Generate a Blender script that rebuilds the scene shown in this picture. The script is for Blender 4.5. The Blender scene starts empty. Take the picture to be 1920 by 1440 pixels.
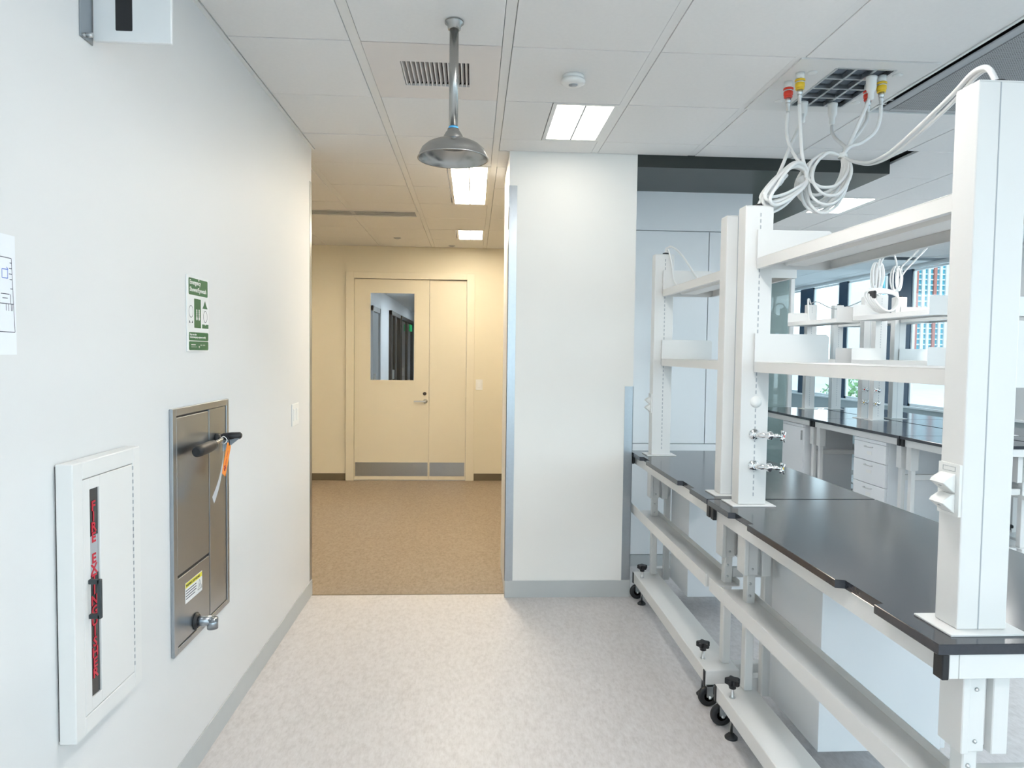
import bpy, bmesh, math, random
from mathutils import Vector, Matrix
random.seed(7)
C = bpy.context.scene.collection
SC = bpy.context.scene
PI = math.pi

# ---------------------------------------------------------------- camera
HC = 1.5464
cam_d = bpy.data.cameras.new('camera')
cam_d.sensor_fit = 'HORIZONTAL'; cam_d.sensor_width = 36.0
cam_d.lens = 1304.77 / 1920 * 36.0
cam_d.clip_start = 0.05; cam_d.clip_end = 3000
cam = bpy.data.objects.new('camera', cam_d); C.objects.link(cam)
r_ = Vector((0.9983696, -0.05567666, 0.01258009))
d_ = Vector((0.01006393, -0.04524423, -0.99892526))
f_ = Vector((0.056186, 0.99742321, -0.04461014))
M = Matrix(((r_.x, -d_.x, -f_.x, 0), (r_.y, -d_.y, -f_.y, 0), (r_.z, -d_.z, -f_.z, HC), (0, 0, 0, 1)))
cam.matrix_world = M
SC.camera = cam

# ---------------------------------------------------------------- world, exposure
vs = SC.view_settings
vs.view_transform = 'Standard'; vs.look = 'None'; vs.gamma = 1.0; vs.use_curve_mapping = False
vs.exposure = 0.26
w = bpy.data.worlds.new('sky'); SC.world = w; w.use_nodes = True
nt = w.node_tree; nt.nodes.clear()
wo = nt.nodes.new('ShaderNodeOutputWorld'); bg = nt.nodes.new('ShaderNodeBackground')
tc = nt.nodes.new('ShaderNodeTexCoord'); sx = nt.nodes.new('ShaderNodeSeparateXYZ')
cr = nt.nodes.new('ShaderNodeValToRGB')
cr.color_ramp.elements[0].position = 0.0; cr.color_ramp.elements[0].color = (0.74, 0.91, 1.0, 1)
cr.color_ramp.elements[1].position = 0.6; cr.color_ramp.elements[1].color = (0.60, 0.83, 1.0, 1)
nt.links.new(tc.outputs['Generated'], sx.inputs[0]); nt.links.new(sx.outputs['Z'], cr.inputs[0])
nt.links.new(cr.outputs[0], bg.inputs[0]); bg.inputs[1].default_value = 3.2
nt.links.new(bg.outputs[0], wo.inputs[0])

LAMP_LAB = 33.0        # panels of the lab luminaires
LAMP_HALL_ADDED = 92.0       # panels of the added corridor luminaires, out of view
def portal(name, loc, sx_, sy_, normal):
    l = bpy.data.lights.new(name, 'AREA'); l.shape = 'RECTANGLE'; l.size = sx_; l.size_y = sy_
    l.cycles.is_portal = True
    o = bpy.data.objects.new(name, l); C.objects.link(o); o.location = loc
    o.rotation_euler = Vector(normal).to_track_quat('-Z', 'Y').to_euler()
    return o
portal('window_portal_right', (5.82, 1.8, 1.83), 10.3, 1.84, (-1, 0, 0)).rotation_euler = (PI/2, 0, PI/2)
portal('window_portal_far', (5.82, 10.3, 1.83), 4.2, 1.84, (-1, 0, 0)).rotation_euler = (PI/2, 0, PI/2)
portal('window_portal_back', (2.4, -3.37, 1.72), 6.6, 2.04, (0, 1, 0)).rotation_euler = (PI/2, 0, PI)

# ---------------------------------------------------------------- materials
def mat(name, col, rough=0.5, metal=0.0, nscale=40.0, namt=0.04, bump=0.0, bscale=None, emit=None, estr=0.0,
        coat=0.0, stretch=(1, 1, 1), spec=None, bdist=0.002):
    m = bpy.data.materials.new(name); m.use_nodes = True
    t = m.node_tree; b = t.nodes['Principled BSDF']
    b.inputs['Roughness'].default_value = rough; b.inputs['Metallic'].default_value = metal
    if coat: b.inputs['Coat Weight'].default_value = coat
    if spec is not None: b.inputs['Specular IOR Level'].default_value = spec
    tcn = t.nodes.new('ShaderNodeTexCoord'); mp = t.nodes.new('ShaderNodeMapping')
    mp.inputs['Scale'].default_value = stretch
    t.links.new(tcn.outputs['Object'], mp.inputs[0])
    n = t.nodes.new('ShaderNodeTexNoise'); n.inputs['Scale'].default_value = nscale; n.inputs['Detail'].default_value = 4
    t.links.new(mp.outputs[0], n.inputs['Vector'])
    mx = t.nodes.new('ShaderNodeMix'); mx.data_type = 'RGBA'
    lo = [max(0, c * (1 - namt)) for c in col]; hi = [min(1, c * (1 + namt)) for c in col]
    mx.inputs[6].default_value = (*lo, 1); mx.inputs[7].default_value = (*hi, 1)
    t.links.new(n.outputs[0], mx.inputs[0]); t.links.new(mx.outputs[2], b.inputs['Base Color'])
    if bump:
        n2 = t.nodes.new('ShaderNodeTexNoise'); n2.inputs['Scale'].default_value = bscale or nscale; n2.inputs['Detail'].default_value = 3
        t.links.new(mp.outputs[0], n2.inputs['Vector'])
        bp = t.nodes.new('ShaderNodeBump'); bp.inputs['Strength'].default_value = bump; bp.inputs['Distance'].default_value = bdist
        t.links.new(n2.outputs[0], bp.inputs['Height']); t.links.new(bp.outputs[0], b.inputs['Normal'])
    if emit:
        b.inputs['Emission Color'].default_value = (*emit, 1); b.inputs['Emission Strength'].default_value = estr
    return m

def floor_mat(name, a, b_, c, rough):
    m = mat(name, a, rough)
    t = m.node_tree; b = t.nodes['Principled BSDF']
    tcn = t.nodes.new('ShaderNodeTexCoord')
    mp = t.nodes.new('ShaderNodeMapping'); mp.inputs['Scale'].default_value = (1.0, 0.22, 1)
    n1 = t.nodes.new('ShaderNodeTexNoise'); n1.inputs['Scale'].default_value = 170; n1.inputs['Detail'].default_value = 6; n1.inputs['Roughness'].default_value = 0.75
    mp2 = t.nodes.new('ShaderNodeMapping'); mp2.inputs['Scale'].default_value = (1.0, 0.5, 1)
    n2 = t.nodes.new('ShaderNodeTexNoise'); n2.inputs['Scale'].default_value = 55; n2.inputs['Detail'].default_value = 4
    r = t.nodes.new('ShaderNodeValToRGB')
    r.color_ramp.elements[0].position = 0.36; r.color_ramp.elements[0].color = (*b_, 1)
    r.color_ramp.elements[1].position = 0.64; r.color_ramp.elements[1].color = (*c, 1)
    e = r.color_ramp.elements.new(0.5); e.color = (*a, 1)
    ad = t.nodes.new('ShaderNodeMath'); ad.operation = 'ADD'
    ml = t.nodes.new('ShaderNodeMath'); ml.operation = 'MULTIPLY'; ml.inputs[1].default_value = 0.5
    t.links.new(tcn.outputs['Object'], mp.inputs[0]); t.links.new(mp.outputs[0], n1.inputs['Vector'])
    t.links.new(tcn.outputs['Object'], mp2.inputs[0]); t.links.new(mp2.outputs[0], n2.inputs['Vector'])
    t.links.new(n1.outputs[0], ad.inputs[0]); t.links.new(n2.outputs[0], ad.inputs[1])
    t.links.new(ad.outputs[0], ml.inputs[0]); t.links.new(ml.outputs[0], r.inputs[0])
    t.links.new(r.outputs[0], b.inputs['Base Color'])
    return m

def glass_mat(name, tint, gloss=(1, 1, 1), ior=1.5):
    m = bpy.data.materials.new(name); m.use_nodes = True
    t = m.node_tree; t.nodes.clear()
    o = t.nodes.new('ShaderNodeOutputMaterial'); mx = t.nodes.new('ShaderNodeMixShader')
    tr = t.nodes.new('ShaderNodeBsdfTransparent'); gl = t.nodes.new('ShaderNodeBsdfGlossy'); fr = t.nodes.new('ShaderNodeFresnel')
    tr.inputs[0].default_value = (*tint, 1); gl.inputs[0].default_value = (*gloss, 1); gl.inputs['Roughness'].default_value = 0.02
    ge = t.nodes.new('ShaderNodeNewGeometry'); mr = t.nodes.new('ShaderNodeMapRange')   # same Fresnel seen from either side of the pane
    mr.inputs['To Min'].default_value = ior; mr.inputs['To Max'].default_value = 1.0 / ior
    t.links.new(ge.outputs['Backfacing'], mr.inputs['Value']); t.links.new(mr.outputs[0], fr.inputs[0])
    t.links.new(fr.outputs[0], mx.inputs[0]); t.links.new(tr.outputs[0], mx.inputs[1]); t.links.new(gl.outputs[0], mx.inputs[2])
    t.links.new(mx.outputs[0], o.inputs[0])
    return m

def perforated_mat(name, col):
    m = mat(name, col, 0.45, 0.2)
    t = m.node_tree; b = t.nodes['Principled BSDF']
    tcn = t.nodes.new('ShaderNodeTexCoord'); v = t.nodes.new('ShaderNodeTexVoronoi')
    v.inputs['Scale'].default_value = 95; v.inputs['Randomness'].default_value = 0.0
    t.links.new(tcn.outputs['Object'], v.inputs['Vector'])
    r = t.nodes.new('ShaderNodeValToRGB'); r.color_ramp.interpolation = 'CONSTANT'
    r.color_ramp.elements[0].color = (0.03, 0.03, 0.035, 1); r.color_ramp.elements[1].position = 0.34
    r.color_ramp.elements[1].color = (*col, 1)
    t.links.new(v.outputs['Distance'], r.inputs[0]); t.links.new(r.outputs[0], b.inputs['Base Color'])
    return m

WHITE = mat('painted_wall', (0.74, 0.74, 0.735), 0.55, 0, 3, 0.012, 0.05, 300)
PIERW = mat('pier_wall_lightened', (0.86, 0.845, 0.81), 0.55, 0, 3, 0.012, 0.05, 300)  # wall colour lightened and warmed in place of more light on the pier
HALLW = mat('hall_wall_warmed', (0.76, 0.70, 0.555), 0.6, 0, 3, 0.02, 0.05, 300)  # white walls with the warm lamp tint put into their colour
HALLD = mat('hall_door_paint', (0.76, 0.70, 0.56), 0.42, 0, 3, 0.015)
TILE = mat('ceiling_tile', (0.83, 0.825, 0.815), 0.9, 0, 60, 0.03, 0.15, 350)
TEE = mat('ceiling_tee', (0.82, 0.82, 0.81), 0.5, 0, 20, 0.02)
TEED = mat('ceiling_void', (0.05, 0.05, 0.05), 0.9)
STEELW = mat('white_powder_coat', (0.76, 0.755, 0.74), 0.32, 0, 8, 0.01, 0.03, 700)
STEELC = mat('white_enamel_panel', (0.80, 0.815, 0.83), 0.28, 0, 4, 0.01)
EPOXY = mat('black_epoxy_top', (0.034, 0.037, 0.046), 0.15, 0, 120, 0.2, 0.02, 200, spec=0.55)
BLACK = mat('black_plastic', (0.012, 0.012, 0.014), 0.45, 0, 30, 0.1)
STAIN = mat('brushed_stainless', (0.41, 0.44, 0.47), 0.30, 1.0, 60, 0.06, 0.05, 120, stretch=(1, 30, 1))
STEEL = mat('polished_steel', (0.40, 0.395, 0.38), 0.27, 1.0, 30, 0.06)
CHROME = mat('chrome', (0.86, 0.87, 0.88), 0.06, 1.0, 20, 0.02)
ZINC = mat('zinc_bolt', (0.62, 0.63, 0.63), 0.3, 1.0, 40, 0.1)
BASEB = mat('grey_vinyl_base', (0.50, 0.52, 0.52), 0.5, 0, 15, 0.03)
BASEN = mat('brown_vinyl_base', (0.13, 0.105, 0.065), 0.5, 0, 15, 0.05)
SOFF = mat('black_soffit_paint', (0.020, 0.025, 0.022), 0.35, 0, 10, 0.1)
FLOOR = floor_mat('lab_vinyl_floor', (0.61, 0.58, 0.575), (0.53, 0.50, 0.495), (0.67, 0.645, 0.645), 0.42)
FLOORH = floor_mat('hall_vinyl_floor', (0.285, 0.225, 0.165), (0.215, 0.165, 0.115), (0.335, 0.27, 0.205), 0.5)
GREEN = mat('sign_green', (0.003, 0.12, 0.035), 0.35, 0, 10, 0.03)
SIGNW = mat('sign_white', (0.83, 0.84, 0.84), 0.35, 0, 10, 0.02)
PAPER = mat('paper_white', (0.84, 0.86, 0.89), 0.8, 0, 30, 0.02)
INK = mat('ink_dark', (0.03, 0.035, 0.06), 0.7, 0, 30, 0.1)
INKB = mat('ink_blue', (0.08, 0.18, 0.60), 0.7, 0, 30, 0.1)
REDL = mat('red_lettering', (0.55, 0.012, 0.035), 0.4, 0, 30, 0.08)
REDP = mat('red_plastic', (0.70, 0.045, 0.02), 0.35, 0, 30, 0.05)
YELP = mat('yellow_plastic', (0.76, 0.50, 0.02), 0.35, 0, 30, 0.05)
YELL = mat('label_yellow', (0.80, 0.72, 0.05), 0.5, 0, 30, 0.05)
ORNG = mat('tag_orange', (0.90, 0.28, 0.04), 0.6, 0, 30, 0.05)
BLUET = mat('blue_tape', (0.08, 0.42, 0.80), 0.5, 0, 30, 0.05)
DGLASS = mat('dark_glass', (0.018, 0.017, 0.018), 0.06, 0, 20, 0.1, spec=0.7)
HOSE = mat('white_hose', (0.80, 0.80, 0.79), 0.38, 0, 20, 0.03)
PLASTW = mat('white_plastic', (0.82, 0.82, 0.80), 0.4, 0, 20, 0.02)
GREYP = mat('grey_panel', (0.40, 0.42, 0.44), 0.4, 0, 10, 0.03)
PERF = perforated_mat('perforated_panel', (0.36, 0.37, 0.38))
GRILM = mat('painted_metal_panel', (0.80, 0.765, 0.745), 0.5, 0, 10, 0.02)
EGGB = mat('grid_blue_grey', (0.10, 0.125, 0.165), 0.25, 0.3, 25, 0.3)
NAVY = mat('navy_pier', (0.012, 0.040, 0.085), 0.25, 0, 10, 0.1)
ALUW = mat('white_aluminium', (0.80, 0.82, 0.82), 0.4, 0, 10, 0.02)
SILL = mat('sill_wall_grey', (0.42, 0.46, 0.46), 0.5, 0, 10, 0.03)
GLASS = glass_mat('window_glass', (0.93, 0.97, 0.97))
GLASSP = glass_mat('partition_glass', (0.72, 0.82, 0.83), ior=1.75)
DOORG = glass_mat('door_glass', (0.93, 0.96, 0.97))
TEALW = mat('teal_grey_wall', (0.74, 0.82, 0.83), 0.6, 0, 5, 0.03)
HALL2 = mat('far_hall_paint', (0.78, 0.80, 0.82), 0.5, 0, 5, 0.02)
DARKF = mat('dark_bronze_frame', (0.02, 0.014, 0.011), 0.35, 0, 10, 0.1)
GREYF = mat('grey_door_frame', (0.34, 0.36, 0.38), 0.45, 0, 10, 0.05)
LAMPW = mat('lamp_diffuser', (0.9, 0.9, 0.88), 0.4, 0, 10, 0.01, emit=(1.0, 0.975, 0.945), estr=LAMP_LAB)
LAMPD = mat('lamp_diffuser_dimmed', (0.9, 0.9, 0.88), 0.4, 0, 10, 0.01, emit=(1.0, 0.94, 0.84), estr=6.0)
LAMPH = mat('added_lamp_diffuser_warm', (0.9, 0.88, 0.8), 0.4, 0, 10, 0.01, emit=(1.0, 0.86, 0.66), estr=LAMP_HALL_ADDED)
LAMPH2 = mat('lamp_diffuser_warm_low', (0.9, 0.88, 0.8), 0.4, 0, 10, 0.01, emit=(1.0, 0.88, 0.70), estr=46.0)
LAMPC = mat('lamp_diffuser_cool', (0.9, 0.9, 0.9), 0.4, 0, 10, 0.01, emit=(0.80, 0.92, 1.0), estr=18.0)
EXITG = mat('exit_sign_green', (0.0, 0.3, 0.1), 0.4, 0, 10, 0.01, emit=(0.03, 0.5, 0.12), estr=0.2)
FACG = mat('facade_cyan_glass', (0.07, 0.34, 0.42), 0.5, 0, 0.25, 0.35)
FACW = mat('facade_white', (0.55, 0.57, 0.57), 0.6, 0, 1, 0.04)
FACR = mat('facade_red', (0.34, 0.11, 0.08), 0.6, 0, 1, 0.1)
GROUND = mat('street_pale', (0.42, 0.42, 0.42), 0.8, 0, 0.2, 0.15)
LEAF = mat('tree_leaves', (0.12, 0.23, 0.08), 0.6, 0, 3, 0.4)
BARK = mat('tree_bark', (0.12, 0.08, 0.05), 0.8, 0, 8, 0.3)

# ---------------------------------------------------------------- mesh helpers
ORG = {}
class MB:
    def __init__(s): s.bm = bmesh.new()
    def box(s, x0, x1, y0, y1, z0, z1, bev=0.0, seg=1):
        if x0 > x1: x0, x1 = x1, x0
        if y0 > y1: y0, y1 = y1, y0
        if z0 > z1: z0, z1 = z1, z0
        g = bmesh.ops.create_cube(s.bm, size=1.0)['verts']
        for v in g:
            v.co = Vector((x0 + (v.co.x + .5) * (x1 - x0), y0 + (v.co.y + .5) * (y1 - y0), z0 + (v.co.z + .5) * (z1 - z0)))
        if bev > 0:
            es = list({e for v in g for e in v.link_edges})
            bmesh.ops.bevel(s.bm, geom=es, offset=bev, segments=seg, affect='EDGES', profile=0.5)
        return s
    def prism(s, pts, z0, z1, fn=None, bev=0.0):
        # pts: 2-D outline (ccw); fn maps (a, b, h) to a point
        fn = fn or (lambda a, b, h: (a, b, h))
        lo = [s.bm.verts.new(fn(a, b, z0)) for a, b in pts]; hi = [s.bm.verts.new(fn(a, b, z1)) for a, b in pts]
        n = len(pts); fs = [s.bm.faces.new(lo[::-1]), s.bm.faces.new(hi)]
        for i in range(n): fs.append(s.bm.faces.new((lo[i], lo[(i + 1) % n], hi[(i + 1) % n], hi[i])))
        if bev > 0:
            es = list({e for f in fs[:2] for e in f.edges})
            bmesh.ops.bevel(s.bm, geom=es, offset=bev, segments=1, affect='EDGES')
        return s
    def quad(s, *p):
        s.bm.faces.new([s.bm.verts.new(q) for q in p]); return s
    def rings(s, rs, cap0=True, cap1=True, close=False):
        vs_ = [[s.bm.verts.new(p) for p in r] for r in rs]; n = len(rs[0])
        m = len(vs_); k = m if close else m - 1
        for i in range(k):
            a, b = vs_[i], vs_[(i + 1) % m]
            for j in range(n):
                f = s.bm.faces.new((a[j], a[(j + 1) % n], b[(j + 1) % n], b[j])); f.smooth = True
        if not close:
            if cap0: s.bm.faces.new(vs_[0][::-1])
            if cap1: s.bm.faces.new(vs_[-1])
        return s
    def lathe(s, prof, center, axis=(0, 0, 1), seg=24, cap0=True, cap1=True):
        ax = Vector(axis).normalized(); q = ax.to_track_quat('Z', 'Y').to_matrix(); c = Vector(center)
        rs = [[c + q @ Vector((r * math.cos(2 * PI * j / seg), r * math.sin(2 * PI * j / seg), h)) for j in range(seg)] for r, h in prof]
        return s.rings(rs, cap0, cap1)
    def cyl(s, a, b, r, r2=None, seg=16):
        a, b = Vector(a), Vector(b); l = (b - a).length
        return s.lathe([(r, 0), (r if r2 is None else r2, l)], a, b - a, seg)
    def tube(s, pts, r, seg=8, sub=6, closed=False):
        P = [Vector(p) for p in pts]
        if sub > 1: P = catmull(P, sub, closed)
        n = len(P); rs = []; up = Vector((0.13, 0.27, 1)).normalized(); T0 = None
        for i in range(n):
            if closed: t = P[(i + 1) % n] - P[i - 1]
            else: t = P[min(i + 1, n - 1)] - P[max(i - 1, 0)]
            t.normalize()
            if T0 is None:
                u = t.cross(up); u.normalize()
            else:
                u = T0.rotation_difference(t) @ u; u = (u - t * u.dot(t)).normalized()
            T0 = t; v = t.cross(u)
            rs.append([P[i] + r * (math.cos(2 * PI * j / seg) * u + math.sin(2 * PI * j / seg) * v) for j in range(seg)])
        return s.rings(rs, close=closed)
    def build(s, name, m, parent=None, org=None, smooth=None):
        bmesh.ops.recalc_face_normals(s.bm, faces=s.bm.faces)
        if parent is not None: o_ = ORG[parent]
        elif org is not None: o_ = Vector(org)
        else:
            xs = [v.co for v in s.bm.verts]
            o_ = Vector(((min(c.x for c in xs) + max(c.x for c in xs)) / 2, (min(c.y for c in xs) + max(c.y for c in xs)) / 2, min(c.z for c in xs)))
        for v in s.bm.verts: v.co -= o_
        me = bpy.data.meshes.new(name); s.bm.to_mesh(me); s.bm.free()
        for x in (m if isinstance(m, list) else [m]): me.materials.append(x)
        o = bpy.data.objects.new(name, me); C.objects.link(o)
        if parent is not None: o.parent = parent
        else: o.location = o_
        ORG[o] = o_
        return o
def catmull(P, sub, closed=False):
    out = []; n = len(P)
    rng = range(n) if closed else range(n - 1)
    for i in rng:
        if closed: p0, p1, p2, p3 = P[i - 1], P[i], P[(i + 1) % n], P[(i + 2) % n]
        else: p0, p1, p2, p3 = P[max(i - 1, 0)], P[i], P[i + 1], P[min(i + 2, n - 1)]
        for k in range(sub):
            t = k / sub
            out.append(0.5 * ((2 * p1) + (p2 - p0) * t + (2 * p0 - 5 * p1 + 4 * p2 - p3) * t * t + (3 * p1 - p0 - 3 * p2 + p3) * t ** 3))
    if not closed: out.append(P[-1].copy())
    return out
def B(x0, x1, y0, y1, z0, z1, bev=0.0, seg=1): return MB().box(x0, x1, y0, y1, z0, z1, bev, seg)
DEFGROUP = {'lab_bench': 'mobile lab benches', 'service_column': 'service columns on the benches', 'shelf': 'shelves between the service columns',
            'cabinet': 'cabinets under the benches', 'hose_bundle': 'hose bundles hanging from the ceiling', 'light_switch': 'light switches', 'power_cord': 'cords on the columns'}
def thing(name, label, cat, loc, group=None):
    group = group or DEFGROUP.get(name)
    o = bpy.data.objects.new(name, None); C.objects.link(o); o.location = loc; o.empty_display_size = 0.1
    o['label'] = label; o['category'] = cat
    if group: o['group'] = group
    ORG[o] = Vector(loc); return o
def tag(o, label, cat, group=None):
    o['label'] = label; o['category'] = cat
    if group: o['group'] = group
    return o
def struct(o):
    o['kind'] = 'structure'; return o
def share(o, delta, parent, name=None):
    c = o.copy(); c.name = name or o.name.split('.')[0]; c.parent = parent; c.location = Vector(o.location) + Vector(delta); C.objects.link(c); ORG[c] = ORG[parent]
    return c
def text(body, size, m, parent, origin, xdir, ydir, align='LEFT', ext=0.0004, name='lettering', xs=1.0, spacing=1.0):
    cu = bpy.data.curves.new('txt', 'FONT'); cu.body = body; cu.size = size; cu.extrude = ext; cu.align_x = align
    cu.space_line = spacing; cu.resolution_u = 2; cu.offset = (0.03 if len(body) == 1 else 0.016) * size
    ob = bpy.data.objects.new('txt', cu); C.objects.link(ob)
    bpy.context.view_layer.update()
    me = bpy.data.meshes.new_from_object(ob.evaluated_get(bpy.context.evaluated_depsgraph_get()))
    bpy.data.objects.remove(ob); bpy.data.curves.remove(cu)
    X = Vector(xdir).normalized(); Y = Vector(ydir).normalized(); Z = X.cross(Y); O = Vector(origin)
    for v in me.vertices:
        c = v.co; v.co = O + X * c.x * xs + Y * c.y + Z * c.z - ORG[parent]
    me.materials.clear(); me.materials.append(m); me.name = name
    o = bpy.data.objects.new(name, me); o.parent = parent; C.objects.link(o); ORG[o] = ORG[parent]
    return o

# ================================================================ SETTING
XL, ZC, YB = -1.008, 2.786, 4.334
WX = 5.85
struct(B(-1.14, WX + .15, -3.55, 4.40, -.12, 0).box(1.011, WX + .15, 4.40, 13.1, -.12, 0).build('floor', FLOOR))
struct(B(-4.1, 1.011, 4.40, 8.43, -.12, 0).build('floor_hall', FLOORH))
struct(B(-1.14, XL, -3.4, 4.41, 0, ZC + .06).build('wall_left', WHITE))
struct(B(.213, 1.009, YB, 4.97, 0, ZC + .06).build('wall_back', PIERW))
struct(B(-4.1, -1.14, 4.28, 4.41, 0, ZC + .06).build('wall_hall_front', HALLW))
struct(B(-4.2, -4.1, 4.28, 8.43, 0, ZC + .06).build('wall_hall_left', HALLW))
struct(B(.98, 1.009, 4.97, 8.43, 0, ZC + .06).build('wall_hall_right', HALLW))
# corridor end wall with the door opening and the vision-panel hole left clear by the door itself
hw = MB(); DX0, DX1, DZ = -1.455, -.035, 2.435
hw.box(-4.1, DX0, 8.36, 8.50, 0, ZC + .06); hw.box(DX1, 1.009, 8.36, 8.50, 0, ZC + .06); hw.box(DX0, DX1, 8.36, 8.50, DZ, ZC + .06)
struct(hw.build('wall_hall_back', HALLW))
# vinyl bases
struct(B(XL, XL + .006, -3.4, 4.41, 0, .10, .001).build('baseboard_left', BASEB))
struct(B(.213, 1.013, YB - .006, YB, 0, .108, .001).box(1.009, 1.015, YB, 4.96, 0, .108, .001).build('baseboard_back', BASEB))
struct(B(-4.1, DX0 - .055, 8.354, 8.36, 0, .085, .001).build('baseboard_hall_left', BASEN))
struct(B(DX1 + .055, .98, 8.354, 8.36, 0, .085, .001).build('baseboard_hall_right', BASEN))
# stainless corner guards
struct(B(XL - .0005, XL + .0025, 4.36, 4.4125, .10, 2.58).box(-1.145, XL + .0025, 4.41, 4.4125, .10, 2.58).build('trim_1', STAIN))
struct(B(.2105, .262, YB - .0025, YB, .108, 2.577).box(.2105, .213, YB - .0025, YB + .05, .108, 2.577).build('trim_2', STAIN))
struct(B(.957, 1.0115, YB - .0025, YB, .108, 1.345).box(1.009, 1.0115, YB - .0025, YB + .05, .108, 1.345).build('trim_3', STAIN))
# floor transition strip between the two vinyls
struct(B(XL, .213, 4.395, 4.405, 0, .0015).build('trim_4', BASEN))

# panelled white wall right of the pier, in the recess
pw = struct(B(1.011, 1.985, 4.985, 8.3, 0, 2.74).build('wall_panelled', GREYP))
g = .0025
for (x0, x1, z0, z1) in ((1.012, 2.0, 2.435, 2.74), (1.012, 1.69, .902, 2.435), (1.69, 2.0, .902, 2.435), (1.012, 2.0, .085, .902)):
    B(x0 + g, x1 - g, 4.966, 4.985, z0 + g, z1 - g, .0015).build('panel', STEELC, pw)
B(1.985, 2.0, 4.967, 8.3, .085, 2.74).build('side_panel', STEELC, pw)
struct(B(1.012, 1.995, 4.972, 4.984, 0, .082).build('baseboard_panelled', BASEB))
# black bulkhead over the recess
struct(B(1.011, 2.63, YB, 8.4, 2.712, ZC + .03, .002).build('trim_5', SOFF))

# window wall
def wallx(name, y0, y1, z0, z1, m=WHITE): return struct(B(WX, WX + .06, y0, y1, z0, z1).build(name, m))
wallx('wall_right_sill', -3.4, 13, 0, .875, SILL); wallx('wall_right_head', -3.4, 13, 2.76, ZC + .06)
wallx('wall_right_pier', 6.95, 8.26, .875, 2.76)
struct(B(WX - .05, WX + .05, -3.4, 13, .875, .90, .003).build('trim_6', ALUW))
struct(B(WX - .006, WX + .0, -3.4, 13, 2.735, 2.76).build('trim_7', ALUW))
struct(B(3.95, WX + .15, 13, 13.1, 0, ZC + .06).build('wall_far', SILL))
for y0, y1 in ((9.05, 9.58), (10.66, 10.90), (11.76, 12.22)):
    struct(B(WX + .0, WX + .05, y0, y1, .90, 2.735).build('wall_right_column', NAVY))
wn = [0]
def window(y0, y1, nm):
    wn[0] += 1
    o = thing('window_%d' % wn[0], '', '', (WX + .06, (y0 + y1) / 2, .90))
    del o['label']; del o['category']; o['kind'] = 'structure'
    fr = B(WX + .01, WX + .045, y0, y0 + .035, .90, 2.735).box(WX + .01, WX + .045, y1 - .035, y1, .90, 2.735)
    fr.box(WX + .01, WX + .045, y0, y1, .90, .935).box(WX + .01, WX + .045, y0, y1, 2.705, 2.735)
    fr.build('frame', ALUW, o)
    for k in range(1, nm):
        y = y0 + (y1 - y0) * k / nm
        B(WX + .01, WX + .045, y - .02, y + .02, .935, 2.705).build('mullion', ALUW, o)
    for k in range(nm):
        a = y0 + (y1 - y0) * k / nm; b = y0 + (y1 - y0) * (k + 1) / nm
        MB().quad((WX + .028, a + .01, .92), (WX + .028, b - .01, .92), (WX + .028, b - .01, 2.72), (WX + .028, a + .01, 2.72)).build('pane', GLASS, o)
window(8.27, 9.05, 1); window(9.58, 10.66, 1); window(10.90, 11.76, 1); window(12.22, 13.0, 2)
for k in range(6): window(-3.4 + k * 1.725, -3.4 + (k + 1) * 1.725, 1)
# wall behind the camera, with its windows
struct(B(-1.14, WX + .15, -3.55, -3.4, 0, .70).box(-1.14, WX + .15, -3.55, -3.4, 2.74, ZC + .06).box(-1.14, -.9, -3.55, -3.4, .70, 2.74).box(5.7, WX + .15, -3.55, -3.4, .70, 2.74).build('wall_front', WHITE))
for k in range(4):
    wn[0] += 1; x0 = -.9 + k * 1.65; x1 = x0 + 1.65
    o = thing('window_%d' % wn[0], '', '', ((x0 + x1) / 2, -3.48, .70)); del o['label']; del o['category']; o['kind'] = 'structure'
    B(x0, x0 + .035, -3.51, -3.45, 0.70, 2.74).box(x1 - .035, x1, -3.51, -3.45, 0.70, 2.74).box(x0, x1, -3.51, -3.45, .70, .735).box(x0, x1, -3.51, -3.45, 2.705, 2.74).build('frame', ALUW, o)
    MB().quad((x0, -3.48, .72), (x1, -3.48, .72), (x1, -3.48, 2.72), (x0, -3.48, 2.72)).build('pane', GLASS, o)

# glass partition at the end of the rear benches and the dim room behind it
gp = struct(B(2.0, 2.05, 8.40, 8.47, 0, ZC + .02).box(3.90, 3.945, 8.40, 8.47, 0, ZC + .02).box(2.0, 3.945, 8.40, 8.47, 2.50, ZC + .02).box(2.0, 3.945, 8.40, 8.47, 0, .06).build('wall_partition', ALUW))
MB().quad((2.05, 8.43, .06), (3.90, 8.43, .06), (3.90, 8.43, 2.50), (2.05, 8.43, 2.50)).build('pane', GLASSP, gp)
struct(B(2.0, 3.95, 10.6, 10.7, 0, ZC + .06).box(3.895, 3.95, 8.47, 10.6, 0, ZC + .06).box(1.95, 2.0, 8.47, 10.6, 0, ZC + .06).build('wall_room_behind', TEALW))

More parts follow.
